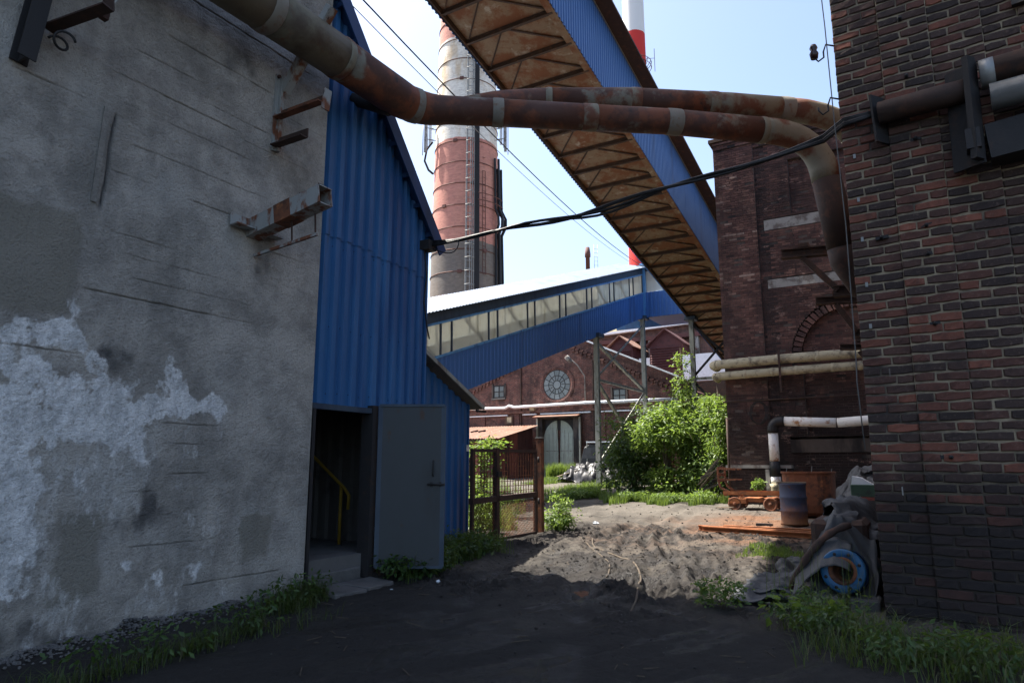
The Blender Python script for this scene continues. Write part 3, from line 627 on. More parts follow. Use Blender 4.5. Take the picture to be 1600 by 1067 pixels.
# ================================================================== LEAN-TO
ln = thing('blue_lean_to', 'low blue ribbed lean-to with a sloping pale roof edge beside the blue gable', 'shed', (4.5, 1.25, .2))
def lroof(x): return 3.55 - .455 * (x - 3.6)
for xa, xb in ((2.3, 3.3), (3.3, 4.3), (4.3, 5.22)):
    rows = [[(a, 1.25 - d_, .1), (a, 1.25 - d_, lroof(a) - .05)] for a, d_ in corr(xa - .01, xb, .21, .045)]
    part('cladding_sheet', MB().sheet(rows), m_blue, ln)
mb = MB(); mb.box(5.2, 5.235, 1.22, 5.5, .1, 2.86); part('corner_trim', mb, m_blue, ln)
mb = MB(); mb.box(5.16, 5.2, 1.3, 5.6, .1, 2.8); part('side_wall', mb, m_blue, ln)
mb = MB(); mb.prism([(2.27, 1.02, lroof(2.27)), (5.42, 1.02, lroof(5.42)), (5.42, 1.02, lroof(5.42) + .04), (2.27, 1.02, lroof(2.27) + .04)], (0, 4.8, 0)); part('roof', mb, m_slab, ln)
mb = MB(); mb.bar((2.27, 1.0, lroof(2.27) + .02), (5.42, 1.0, lroof(5.42) + .02), .03, .07); part('barge_board', mb, m_legs, ln)
mb = MB(); mb.box(5.2, 5.5, 1.0, 1.06, 2.66, 2.7); part('bracket', mb, m_dark, ln)
mb = MB(); mb.box(5.1, 5.18, 1.185, 1.2, 1.9, 2.02); part('tag_plate', mb, m_white, ln)

# ================================================================== RIGHT BRICK BUILDING (its own, slightly turned, axes)
RA = -34.5
rb = thing('brick_building', 'near dark brick building of large bricks with pale joints and iron ties', 'building', (3.68, 7.1, 0), rot=None)
rb.rotation_euler = (0, 0, R(RA)); ORG[rb.name] = (0, 0, 0)
e_ = Vector((math.cos(R(RA)), math.sin(R(RA)), 0)); nrm_ = Vector((e_.y, -e_.x, 0))
def RB(u, out, z): return Vector((3.68, 7.1, z)) + e_ * u + nrm_ * out        # along the face, out of it, up
mb = MB(); 
for st_, so_ in enumerate((0, -.035, 0, .035)): mb.box(.006 if st_ == 0 else st_ * .46, (st_ + 1) * .46 if st_ < 3 else 9, .002 + so_, .5, -.6, 14)
part('mortar_wall', mb, m_mortar, rb)
mb = MB(); mb.box(.014, 9, .5, 12, -.6, 14); mb.box(.0, .006, .13, 12, -.6, 14); part('side_wall', mb, m_sidebrick, rb)
CH = .098; SW = .46
protos = {}
def brick_mesh(L, kind):
    """one rough brick with chipped corners: front face proud of the joint"""
    H = CH - .019; dp = .11; mbk = MB(); j = lambda a: random.uniform(-a, a)
    nx_ = 4; top = []; bot = []
    pts = []
    for k in range(nx_): pts.append((L * k / (nx_ - 1) + j(.005), H + j(.0055) - (random.uniform(.001, .008) if k in (0, 3) else 0)))
    for k in range(nx_): pts.append((L - L * k / (nx_ - 1) + j(.005), j(.0055) + (random.uniform(.001, .008) if k in (0, 3) else 0)))
    n = len(pts); fr = [(px_, -.006 + j(.004), pz_) for px_, pz_ in pts]
    cx_, cz_ = L / 2, H / 2
    inn = [(cx_ + (a - cx_) * (1 - .02 / L), b - .009 + j(.002), cz_ + (c - cz_) * .82) for a, b, c in fr]
    bk = [(a, dp, c) for a, b, c in fr]
    vs = fr + inn + bk; fs = [tuple(range(n, 2 * n))]
    fs += [(i, (i + 1) % n, n + (i + 1) % n, n + i) for i in range(n)] + [(2 * n + i, 2 * n + (i + 1) % n, (i + 1) % n, i) for i in range(n)]
    mbk.add(vs, fs); return mbk
lens = {'s': .273, 'h': .163}
for kd in 'sh': protos[kd] = [_mesh('brick', brick_mesh(lens[kd], kd), m_brick, (0, 0, 0)) for _ in range(9)]
allb = []
for st in range(5):
    u0 = st * SW + .004; stepo = (0, -.035, 0, .035, .035)[st]
    for c in range(-2, 86):
        z = c * CH + .012; kinds = 'sh' if (c + st) % 2 else 'hs'
        if st == 1 and c % 4 == 1: kinds = 'hs'
        u = u0
        jt = random.uniform(-.022, .022)
        for ki, kd in enumerate(kinds):
            sc = 1 + (jt if ki == 0 else -jt) / lens[kd]
            allb.append((u, stepo, z, kd, sc)); u += lens[kd] * sc + .017
fwd = Vector((0, math.cos(R(10.2)), math.sin(R(10.2))))
def seen(b):
    P = RB(b[0] + .1, 0, b[2] + .04) - Vector((0, 0, 1.65)); f_ = P.dot(fwd)
    uu = 800 + 1066.7 * P.x / f_; vv = 533.5 - 1066.7 * (-P.y * math.sin(R(10.2)) + P.z * math.cos(R(10.2))) / f_
    return (0 if (uu < 1630 and -20 < vv < 985) else 1, f_)
allb.sort(key=seen)
for u, so, z, kd, sc in allb[:300]:
    ob = bpy.data.objects.new('brick', random.choice(protos[kd])); COL.objects.link(ob); ob.parent = rb
    ob.scale = (sc, 1, 1); ob.location = (u, so, z + random.uniform(-.002, .002)); ob.rotation_euler = (0, random.uniform(-.006, .006), random.uniform(-.006, .006))
mbs = MB()
tints = []
for u, so, z, kd, sc in allb[300:]:
    mbk = brick_mesh(lens[kd], kd); t_ = random.random(); tints += [t_] * len(mbk.f)
    mbs.add([(a * sc + u, b + so, c + z) for a, b, c in mbk.v], mbk.f)
me = _mesh('brick_courses', mbs, None, (0, 0, 0)); fattr(me, 'tint', tints, 'FACE')
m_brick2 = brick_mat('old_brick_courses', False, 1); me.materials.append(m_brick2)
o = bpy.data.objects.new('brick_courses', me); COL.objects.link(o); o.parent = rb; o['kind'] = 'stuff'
# iron ties with cement smears
for (u, z, L_) in ((.70, 1.72, .2), (.69, 3.03, .09), (.70, 3.75, .07), (.71, 4.05, .1), (.68, 6.4, .05), (.68, 5.72, .14), (.3, 4.0, .12), (.7, 5.0, .1)):
    mb = MB(); p = Vector((u, -.03, z)); mb.bar(p - Vector((L_ / 2, 0, 0)), p + Vector((L_ / 2, 0, .01)), .035, .035); mb.lathe(p, [(.018, .02), (.02, -.06), (.0, -.07)], 8, (0, 1, 0)); part('iron_tie', mb, m_dark, rb)
    mb = MB(); n = 14; pr_ = [(u + (L_ * .5 + .03) * math.cos(a) * random.uniform(.75, 1.1), -.012, z - .012 + .042 * math.sin(a) * random.uniform(.75, 1.1)) for a in [i * 2 * math.pi / n for i in range(n)]]
    mb.prism(pr_, (0, .03, 0)); part('cement_smear', mb, m_slab, rb)
for z in (4.95, 4.45, 4.0, 3.5, 3.05, 5.4): 
    mb = MB(); mb.box(.1, .125, -.03, 0, z, z + .05); part('cable_clip', mb, m_galv, rb)
# ties of plaster drips low on the wall
for u, z, h in ((.62, 1.0, .1), (.66, 1.06, .06), (.74, 1.02, .08), (.8, 1.0, .05), (.7, .9, .05), (.25, 1.35, .09), (.24, 2.5, .12)):
    mb = MB(); mb.box(u, u + .012, -.018, -.01, z, z + h); part('plaster_drip', mb, m_lead, rb)

# ================================================================== UPPER CONVEYOR GALLERY (descends away from the tower)
ug = thing('conveyor_gallery', 'inclined overhead conveyor gallery with rusty underside and blue ribbed side', 'conveyor gallery', (29.9, 2.3, 9))
YL, YR = 3.70, .90
def uz(x): return 12.43 - .185 * (x - 13.66)
BAY = 1.16; NB = 33; X0 = 1.6
for i in range(NB):
    xa = X0 + i * BAY; xb = xa + BAY; g = .012
    mb = MB(); mb.prism([(xa + g, YL - .02, uz(xa) + .13), (xb - g, YL - .02, uz(xb) + .13), (xb - g, YR + .2, uz(xb) + .13), (xa + g, YR + .2, uz(xa) + .13)], (0, 0, .02)); part('deck_panel', mb, m_deck, ug)
    mb = MB(); mb.ibeam((xa, YL, uz(xa) + .06), (xa, YR + .06, uz(xa) + .06), .09, .13, .014); part('crossbeam', mb, m_beam, ug)
    ym = YL - 1.15; zoff = .1
    mb = MB(); mb.lbar((xa + .04, ym, uz(xa) + zoff), (xb - .06, YR + .2, uz(xb) + zoff), .06, .01); part('brace', mb, m_beam, ug)
    mb = MB(); mb.bar((xa + .04, ym, uz(xa) + zoff), (xb - .06, YL - .12, uz(xb) + zoff), .035, .035); part('brace', mb, m_beam, ug)
XE = X0 + NB * BAY
mb = MB(); mb.prism([(X0, YR + .2, uz(X0) + .0), (XE, YR + .2, uz(XE) + .0), (XE, YR + .2, uz(XE) + .14), (X0, YR + .2, uz(X0) + .14)], (0, -.2, 0)); part('edge_girder', mb, m_deck, ug)
mb = MB(); mb.prism([(X0, YL, uz(X0) - .02), (XE, YL, uz(XE) - .02), (XE, YL, uz(XE) + .16), (X0, YL, uz(X0) + .16)], (0, .06, 0)); part('edge_girder', mb, m_beam, ug)
HS = 2.5
ns = 27; wS = (XE - X0) / ns
for i in range(ns):
    xa = X0 + i * wS
    for yy, sg in ((YR, -1), (YL + .07, 1)):
        rows = [[(a, yy + sg * d_, uz(a) + (.02 if sg < 0 else -.06)), (a, yy + sg * d_, uz(a) + HS)] for a, d_ in corr(xa, xa + wS + .005, .155, .03)]
        part('side_sheet', MB().sheet(rows), m_bluegal, ug)
mb = MB(); mb.prism([(X0, YR - .5, uz(X0) + HS), (XE, YR - .5, uz(XE) + HS), (XE, 2.3, uz(XE) + HS + .45), (X0, 2.3, uz(X0) + HS + .45)], (0, 0, .05))
mb.prism([(X0, 2.3, uz(X0) + HS + .45), (XE, 2.3, uz(XE) + HS + .45), (XE, YL + .5, uz(XE) + HS), (X0, YL + .5, uz(X0) + HS)], (0, 0, .05)); part('roof', mb, m_rustdk, ug)
mb = MB(); mb.prism([(X0, YR - .5, uz(X0) + HS - .03), (XE, YR - .5, uz(XE) + HS - .03), (XE, YR - .035, uz(XE) + HS - .03), (X0, YR - .035, uz(X0) + HS - .03)], (0, 0, .02)); part('soffit', mb, m_beam, ug)
mb = MB(); mb.bar((X0, YR - .04, uz(X0) + HS - .06), (XE, YR - .04, uz(XE) + HS - .06), .02, .05); part('flashing', mb, m_galv, ug)

def steel_leg(p, q, parent, w_=.23):
    mb = MB(); mb.ibeam(p, q, w_, w_, .03, (1, 0, 0)); part('leg', mb, m_legs, parent)
    mb = MB(); q = Vector(q); mb.box(q.x - .32, q.x + .32, q.y - .3, q.y + .3, q.z - .05, q.z + .14); part('cap_plate', mb, m_bluegrey, parent)
t = thing('gallery_trestle', 'two legged grey steel trestle under the rusty overhead gallery by the tall brick building', 'trestle', (29.9, 2.3, .8))
zt = uz(29.9) - .12
steel_leg((29.9, YL - .1, .6), (29.9, YL - .1, zt), t); steel_leg((29.9, YR + .1, .6), (29.9, YR + .1, zt), t)
for z in (6.1, 2.6):
    mb = MB(); mb.bar((29.9, YL - .1, z), (29.9, YR + .1, z), .12, .14); part('cross_rail', mb, m_legs, t)
for a, b in (((YL, zt - .2), (YR, 6.2)), ((YR, zt - .2), (YL, 6.2)), ((YL, 6.0), (YR, 2.7)), ((YR, 6.0), (YL, 2.7))):
    mb = MB(); mb.lbar((29.9, a[0], a[1]), (29.9, b[0], b[1]), .12, .02, (1, 0, 0)); part('brace', mb, m_dark, t)

# ================================================================== LOWER CONVEYOR GALLERY (rises away) AND CROSS GALLERY
lg = thing('window_gallery', 'rising blue conveyor gallery with a band of cream dirty windows and pale roof', 'conveyor gallery', (22, 6.86, 7))
YF, YB = 6.86, 9.7
def lz(x): return 4.07 + .3257 * (x - 13.0)
XA, XB = 3.0, 31.6
def slab(mb, xa, xb, y0, y1, o0, o1):
    return mb.prism([(xa, y0, lz(xa) + o0), (xb, y0, lz(xb) + o0), (xb, y0, lz(xb) + o1), (xa, y0, lz(xa) + o1)], (0, y1 - y0, 0))
mb = slab(MB(), XA, XB, YF + .06, YB - .06, .0, .16); part('floor', mb, m_bluedk, lg)
n = 19; wS = (XB - XA) / n
for i in range(n):
    xa = XA + i * wS
    rows = [[(a, YF - d_, lz(a) - .04), (a, YF - d_, lz(a) + 1.42)] for a, d_ in corr(xa, xa + wS + .006, .25, .025)]
    part('side_sheet', MB().sheet(rows), m_bluegal, lg)
    rows = [[(a, YB + d_, lz(a) - .04), (a, YB + d_, lz(a) + 1.42)] for a, d_ in corr(xa, xa + wS + .006, .25, .025)]
    part('side_sheet', MB().sheet(rows), m_bluegal, lg)
    rows = []
    for k in range(17):
        x = xa + wS * k / 16 + .0; h = .035 * (k % 2)
        rows.append([(x, YF - .3, lz(x) + 2.98 + h), (x, 8.28, lz(x) + 3.42 + h), (x, YB + .3, lz(x) + 2.98 + h)])
    part('roof_sheet', MB().sheet(rows), m_roofblue, lg)
for yy, sg in ((YF, -1), (YB, 1)):
    mb = slab(MB(), XA, XB, yy - .03 * (sg < 0) - .04 * 0, yy + .03, 2.56, 2.95); part('top_beam', mb, m_bluegrey, lg)
    mb = slab(MB(), XA, XB, yy - .06, yy + .06, 1.40, 1.48); part('sill_rail', mb, m_bluelt, lg)
    mb = slab(MB(), XA, XB, yy - .05, yy + .05, 2.52, 2.6); part('head_rail', mb, m_bluelt, lg)
mul = []
k = 0; x = 3.05
while x < XB:
    mul += [x, x + .62]; x += 2.93
mul = [m for m in mul if m < XB - .1] + [XB - .05]
for x in mul:
    for yy in (YF, YB):
        mb = MB(); mb.bar((x, yy, lz(x) + 1.45), (x - .02, yy, lz(x) + 2.56), .07, .06, (0, 1, 0)); part('mullion', mb, m_bluegrey, lg)
for a, b in zip(mul, mul[1:]):
    for yy in (YF + .01, YB - .01):
        mb = MB(); mb.prism([(a + .03, yy, lz(a + .03) + 1.46), (b - .03, yy, lz(b - .03) + 1.46), (b - .03, yy, lz(b - .03) + 2.54), (a + .03, yy, lz(a + .03) + 2.54)], (0, .008, 0)); part('pane', mb, m_glaze, lg)
for i, x in enumerate(np.arange(4.5, 30, 2.93)):
    mb = MB(); mb.bar((x, YF + .12, lz(x) + 2.6), (x + 1.5, YF + .12, lz(x + 1.5) + 1.2), .07, .07); part('inner_brace', mb, m_beam, lg)
mb = slab(MB(), XA, XB, 7.6, 8.7, .9, 1.25); part('belt_bed', mb, m_rustdk, lg)
for x in np.arange(4, 31, 2.2):
    mb = MB(); mb.box(x, x + .08, 7.6, 7.7, lz(x) + .16, lz(x) + .92); mb.box(x, x + .08, 8.6, 8.7, lz(x) + .16, lz(x) + .92); part('belt_stand', mb, m_rustdk, lg)
mb = MB(); mb.box(XB - .02, XB + .28, YF - .16, YF + .14, lz(XB) - .1, lz(XB) + 3.25); part('corner_post', mb, m_bluelt, lg)
cgl = thing('cross_gallery', 'short level blue gallery with windows joining the two conveyor galleries', 'conveyor gallery', (33, 5, 10))
zc = lz(XB) - .02; xf = XB + .1
rows = [[(xf - d_, a, zc), (xf - d_, a, zc + 1.5)] for a, d_ in corr(3.72, 6.7, .25, .03)]; part('side_sheet', MB().sheet(rows), m_bluegal, cgl)
mb = MB(); mb.box(xf + .03, xf + 2.8, 3.75, 6.7, zc, zc + .15); part('floor', mb, m_bluedk, cgl)
mb = MB(); mb.box(xf - .3, xf + 3.1, 3.72, 9.9, zc + 3.05, zc + 3.12); part('roof', mb, m_roofblue, cgl)
mb = MB(); mb.box(xf - .02, xf + .05, 3.72, 6.7, zc + 2.78, zc + 3.04); part('top_beam', mb, m_bluegrey, cgl)
ys = [6.68, 5.5, 5.1, 3.75]
for a, b in zip(ys, ys[1:]):
    mb = MB(); mb.box(xf, xf + .01, b + .03, a - .03, zc + 1.52, zc + 2.77); part('pane', mb, m_glaze, cgl)
    mb = MB(); mb.box(xf - .03, xf + .04, b - .03, b + .03, zc + 1.5, zc + 2.78); part('mullion', mb, m_bluegrey, cgl)
mb = MB(); mb.box(xf + 2.8, xf + 2.9, 3.75, 9.7, zc, zc + 1.4); part('rear_wall', mb, m_blue, cgl)
t = thing('gallery_trestle', 'grey braced steel trestle standing under the windowed blue gallery before the gabled hall', 'trestle', (28, 6.9, .8))
for yy in (6.98,):
    steel_leg((24.9, yy, .5), (24.9, yy, lz(24.9) - .06), t); steel_leg((31.75, yy, .5), (31.75, yy, lz(31.6) - .08), t)
    for z, zz in ((5.75, 5.75),):
        mb = MB(); mb.bar((24.9, yy, z), (31.75, yy, zz), .1, .12); part('cross_rail', mb, m_legs, t)
    for p, q in (((24.9, 7.6), (31.75, 5.8)), ((24.9, 5.8), (31.75, 9.6)), ((24.9, 5.7), (31.75, 1.6)), ((24.9, 1.6), (31.75, 5.7))):
        mb = MB(); mb.lbar((p[0], yy, p[1]), (q[0], yy, q[1]), .12, .02, (0, 1, 0)); part('brace', mb, m_legs, t)

# ================================================================== TALL SOOTY BRICK BUILDING (middle distance)
b2 = thing('brick_building', 'tall sooty brick building with pale bands and bricked-up arch behind the beige pipes', 'building', (17.54, -.91, .4))
FX = 17.54; YC = -.91; HT = 13.0
mb = MB(); mb.box(FX + .3, 40, -9.5, YC - .02, -.2, HT); part('core_wall', mb, m_mortardk, b2)
mbs = MB(); tints = []; mjo = MB()
Lb, Hb = .262, .0835
nrow = int((HT - .35) / Hb)
ARC_C, ARC_Z, ARC_R = YC - 3.95, 5.05, 1.5
for c in range(nrow):
    z = .35 + c * Hb; u = -.13 * (c % 2)
    band = (9.45 < z < 9.85) or (7.42 < z < 7.76) or (2.0 < z < 2.45)
    spl = [1.35, 2.45, 6.4] + ([1.56 if z > 3 else 1.92] if band else [])
    if z > 2.6:
        zz_ = max(0, z - ARC_Z)
        for rr_ in (ARC_R, ARC_R + .3):
            if zz_ < rr_: spl += [3.95 - math.sqrt(rr_ * rr_ - zz_ * zz_), 3.95 + math.sqrt(rr_ * rr_ - zz_ * zz_)]
    cells = []
    while u < 7.4:
        a_, b_ = max(u, 0.0), min(u + Lb, 7.4); u += Lb
        for c_ in sorted(spl):
            if a_ < c_ < b_: cells.append((a_, c_)); a_ = c_
        cells.append((a_, b_))
    for ua, ub in cells:
        ub -= .012
        if ub - ua < .025: continue
        um = (ua + ub) / 2; yy = YC - um
        if band and um > (1.55 if z > 3 else 1.9): continue
        off = 0.0
        da = math.hypot(yy - ARC_C, (z - ARC_Z) * 1.0) if z > ARC_Z else abs(yy - ARC_C)
        if z > 2.6 and da < ARC_R + .3:
            if da > ARC_R and z > ARC_Z - .2: continue
            if da <= ARC_R: off = .13
        if 2.45 < um < 6.4 and 9.9 < z < 11.85: off = .13
        if um < 1.35: off = -.06
        if z > HT - .5: off = -.05 - .05 * ((z - HT + .5) // .17)
        if z < 1.55 and um < 1.9: off = -.1 - .3 * (z < 1.5)
        jx = random.uniform(-.008, .008) + (random.random() < .04) * .03
        mjo.box(FX + off + .012, FX + .3, YC - ub - .013, YC - ua, z - .014, z + Hb - .014)
        mbs.box(FX + off + jx, FX + .03 + off + .1, YC - ub, YC - ua, z + random.uniform(-.003, .003), z + Hb - .013)
        t_ = min(1, max(0, random.gauss(.52, .15) + (.14 if (um < 1.3 or z > 11.8) else 0) - (.35 if 1.35 < um < 1.75 else 0) + (.25 if abs(z - 9.35) < .12 or abs(z - 7.85) < .12 else 0))); tints += [t_] * 6
# arch ring of header bricks, standing on end
for k in range(30):
    a = math.pi * (k + .5) / 30; r0, r1 = ARC_R + .01, ARC_R + .27
    p0 = Vector((FX - .015, ARC_C + math.cos(a) * r0, ARC_Z + math.sin(a) * r0)); p1 = Vector((FX - .015, ARC_C + math.cos(a) * r1, ARC_Z + math.sin(a) * r1))
    mbs.bar(p0 + Vector((.03, 0, 0)), p1 + Vector((.03, 0, 0)), .13, .12, (1, 0, 0)); tints += [random.uniform(.2, .8)] * 6
# corner side of the block
for c in range(nrow):
    z = .35 + c * Hb; u = .02 - .13 * (c % 2)
    while u < 5:
        ua = max(u, .0); ub = u + Lb - .012; u += Lb
        mjo.box(FX + ua, FX + ub + .013, YC - .06, YC - .012, z - .014, z + Hb - .014); mbs.box(FX + ua, FX + ub, YC - .06, YC + random.uniform(-.005, .008), z, z + Hb - .013); tints += [random.random()] * 6
me = _mesh('brickwork', mbs, m_brickfar, ORG[b2.name]); fattr(me, 'tint', tints, 'FACE')
o = bpy.data.objects.new('brickwork', me); COL.objects.link(o); o.parent = b2; o['kind'] = 'stuff'
o = part('mortar_bed', mjo, m_mortardk, b2); o['kind'] = 'stuff'
for z0, z1, u0, pr_ in ((9.47, 9.83, 1.56, .0), (7.44, 7.74, 1.56, .0), (2.02, 2.43, 1.92, .05)):
    mb = MB(); mb.box(FX - pr_, FX + .1, YC - 7.4, YC - u0, z0, z1); part('cement_band', mb, m_lead if z0 > 3 else m_mortardk, b2)
mb = MB(); mb.box(FX - .2, 40, -9.5, YC + .12, HT - .02, HT + .1); part('coping', mb, m_beam, b2)
mb = MB(); mb.box(FX - .45, FX + .1, YC - 1.95, YC + .05, 1.53, 1.63); part('plinth_cap', mb, m_lead, b2)

# beige insulated pipes on its face
def jointed(name, label, path, r, seg, mat_, ring, grp=None):
    P = [Vector(p) for p in path]; t = thing(name, label, 'pipe', tuple(P[0]), grp)
    mb = MB(); mb.tube(P, r, 14); part('tube', mb, mat_, t)
    L = 0; tot = sum((b - a).length for a, b in zip(P, P[1:])); pos = seg * .6
    while pos < tot:
        acc = 0
        for a, b in zip(P, P[1:]):
            l = (b - a).length
            if acc + l >= pos:
                c = a + (b - a) * ((pos - acc) / l); d = (b - a).normalized(); wv = random.uniform(.03, .06)
                mb = MB(); mb.tube([c - d * wv, c - d * wv * .6, c + d * wv * .6, c + d * wv], [r * 1.01, r * 1.07, r * 1.07, r * 1.01], 14); part('joint_band', mb, ring, t); break
            acc += l
        pos += seg * random.uniform(.8, 1.25)
    return t
fx = FX - .42
jointed('insulated_pipe', 'upper of two beige insulated pipes along the sooty brick wall', [(fx + .6, YC + .32, 4.93), (fx + .12, YC + .3, 4.93), (fx, YC + .12, 4.94), (fx, YC - 2, 4.98), (fx, YC - 6.2, 5.0)], .155, 1.05, m_insul, m_insul, 'insulated pipes')
jointed('insulated_pipe', 'lower of two beige insulated pipes along the sooty brick wall', [(fx + .6, YC + .3, 4.54), (fx + .1, YC + .25, 4.54), (fx, YC + .08, 4.55), (fx, YC - 2, 4.59), (fx, YC - 6.2, 4.63)], .135, .9, m_insul, m_insul, 'insulated pipes')
mb = MB(); mb.box(FX - .6, FX, YC - 1.86, YC - 1.8, 4.32, 4.38); mb.box(FX - .6, FX - .54, YC - 1.86, YC - 1.8, 3.9, 5.25); single('pipe_hanger', mb, m_rustdk, 'small rusty hanger holding both beige pipes', 'bracket', (FX, YC - 1.8, 4.3))
# L-shaped white drain pipe
t = thing('white_pipe', 'bent white pipe with black elbow rising from the ground beside the rusty tank', 'pipe', (16.9, -2.42, .4))
mb = MB(); mb.tube([(16.9, -2.42, 1.75), (16.9, -2.42, 2.62)], .15, 14); part('riser', mb, m_white, t)
mb = MB(); mb.tube([(16.9, -2.42, 1.05), (16.9, -2.42, 1.28)], .15, 14); part('riser', mb, m_white, t)
mb = MB(); mb.tube([(16.9, -2.42, 1.28), (16.9, -2.42, 1.75)], .157, 14); part('wrap', mb, m_black, t)
mb = MB(); mb.tube([(16.9, -2.42, .3), (16.9, -2.42, .95), (16.9, -2.42, 1.05)], [.16, .165, .2], 14); part('socket', mb, m_insul, t)
mb = MB(); mb.tube([(16.9, -2.42, 2.62)] + arcpts((16.9, -2.42, 2.72), (16.9, -2.42, 2.98), (16.9, -2.72, 2.98), 6) + [(16.9, -2.78, 2.98)], .165, 14); part('elbow', mb, m_black, t)
mb = MB(); mb.tube([(16.9, -2.78, 2.98), (16.9, -3.6, 2.93), (16.9, -4.25, 2.89)], .145, 14); part('run', mb, m_white, t)
mb = MB(); mb.tube([(16.9, -4.29, 2.89), (16.9, -5, 2.93), (16.9, -6.4, 3.04)], .145, 14); part('run', mb, m_white, t)
mb = MB(); mb.box(17.0, 17.06, -2.22, -2.1, .4, 1.5); part('stay', mb, m_lead, t)
mb = MB(); mb.tube([(FX - .06, -.8, 3.72), (FX - .06, -6, 3.75)], .03, 6); single('thin_pipe', mb, m_rustdk, 'thin dark pipe running level on the sooty wall under the beige pipes', 'pipe', (FX, -3, 3.7))
mb = MB(); mb.tube([(FX - .2 + .03 * math.sin(a * 3), -2.0 + .26 * math.cos(a) + .02 * a * .3, 3.3 + .36 * math.sin(a)) for a in np.linspace(0, 17, 60)], .012, 5); single('wire_coil', mb, m_black, 'coil of thin wire hanging on the sooty brick wall', 'wire', (FX, -2, 3.3))

# ================================================================== BIG OVERHEAD PIPES
def bigpipe(name, label, path, r, mat_, seg, mats=None):
    P = [Vector(p) for p in path]; t = thing(name, label, 'pipe', tuple(P[0]))
    acc = [0]
    for a, b in zip(P, P[1:]): acc.append(acc[-1] + (b - a).length)
    tot = acc[-1]
    def at_(s_):
        for i in range(len(P) - 1):
            if s_ <= acc[i + 1] + 1e-6: return P[i] + (P[i + 1] - P[i]) * ((s_ - acc[i]) / max(1e-6, acc[i + 1] - acc[i]))
        return P[-1]
    rad = lambda x: float(np.interp(x, acc, r)) if isinstance(r, list) else r
    cuts = [0]
    while cuts[-1] < tot - seg * .6: cuts.append(cuts[-1] + seg * random.uniform(.8, 1.2))
    cuts[-1] = tot
    for k, (a, b) in enumerate(zip(cuts, cuts[1:])):
        ss = sorted([a, b] + [x for x in acc if a + .02 < x < b - .02]); mb = MB(); mb.tube([at_(x) for x in ss], [rad(x) for x in ss], 20)
        part('pipe_section', mb, mats(at_((a + b) / 2)) if mats else mat_, t)
        if k and at_(a).z > 6.5:
            hw = random.choice((.05, .08, .11)); mb = MB(); xs_ = [a - hw, a - hw * .85, a, a + hw * .85, a + hw]
            mb.tube([at_(max(0, min(tot, x))) for x in xs_], [rad(a) * q for q in (1.005, 1.035, 1.045, 1.035, 1.005)], 20, False); part('joint_band', mb, m_band if random.random() < .6 else m_palepipe, t)
    return t
PZ = 6.75
ra = [.265] * 3 + [.26, .25, .24, .235, .225, .215, .205] + [.192] + [.2] * 4 + [.2, .205, .21, .215] + [.22, .22, .21, .21]
pa = [(-9, -.5, 6.62), (-4, -.5, 6.62), (.6, -.5, 6.69)] + arcpts((.85, -.5, 6.7), (1.3, -.5, 6.72), (1.52, -.86, 6.74), 6) + [(3.5, -3.52, PZ)] + arcpts((4.6, -4.8, PZ), (5.1, -5.35, 6.75), (5.18, -5.45, 6.2), 7) + [(5.24, -5.54, 5.5), (5.36, -5.62, 4.75), (5.5, -5.8, 4.35), (5.6, -6.4, 4.2)]
bigpipe('overhead_pipe', 'big rusty overhead pipe bending off the concrete wall across to the near brick building', pa, ra, m_rustpipe, 1.35, lambda p: m_olivepipe if p.x < .2 and p.y > -.6 else (m_rustdk if p.z < 6.6 else (m_palepipe if p.y < -4.3 else m_rustpipe)))
pb = [(1.7, -1.05, 6.78), (2.2, -1.3, 7.05), (2.7, -1.8, 7.2), (3.35, -2.93, 7.2), (4.3, -4.25, 7.2)] + arcpts((4.9, -5.0, 7.2), (5.5, -5.8, 7.2), (5.7, -5.95, 6.7), 6) + [(6.2, -6.1, 5.6), (7.2, -6.2, 4.3)]
bigpipe('overhead_pipe', 'second rusty overhead pipe branching from the first and running above it', pb, .19, m_rustpipe, 1.25, lambda p: m_palepipe if p.y < -4.1 else m_rustpipe)

# pipes and clamp on the face of the near brick building
def RG(u, out, z):
    p = RB(u, out, z) - C0; return (p.dot(D), p.dot(YV), p.z)
t = thing('wall_pipe', 'black pipe with end plate running along the face of the near brick building', 'pipe', RG(.8, .2, 5.3))
mb = MB(); mb.tube([RG(.4, .16, 5.33), RG(.9, .2, 5.32), RG(1.25, .22, 5.31)], .12, 16); part('tube', mb, m_rustdk, t)
mb = MB(); mb.bar(RG(.4, .1, 5.02), RG(.38, .1, 5.56), .2, .025, nrm_); part('end_plate', mb, m_dark, t)
t = thing('grey_wall_pipe', 'two grey sleeved pipes beyond the black clamp on the near brick wall', 'pipe', RG(1.8, .2, 5.3))
mb = MB(); mb.tube([RG(1.3, .24, 5.42), RG(3.2, .3, 5.45)], .14, 16); part('tube', mb, m_rustdk, t)
mb = MB(); mb.tube([RG(1.3, .24, 5.42), RG(1.42, .243, 5.422)], .146, 16); part('sleeve', mb, m_galv, t)
mb = MB(); mb.tube([RG(1.36, .3, 5.14), RG(3.2, .36, 5.16)], .13, 16); part('tube', mb, m_galv, t)
t = thing('pipe_clamp', 'heavy black channel clamp bolted across the pipes on the near brick wall', 'bracket', RG(1.2, .1, 5))
mb = MB(); mb.bar(RG(1.2, .3, 4.55), RG(1.22, .33, 5.6), .12, .06, nrm_); mb.bar(RG(1.13, .18, 4.52), RG(1.15, .18, 5.58), .03, .3, nrm_); part('channel', mb, m_dark, t)
mb = MB(); mb.box(0, .01, 0, .01, 0, .01) if False else mb.bar(RG(1.18, .02, 4.75), RG(1.18, .36, 4.75), .12, .2); part('shelf', mb, m_dark, t)
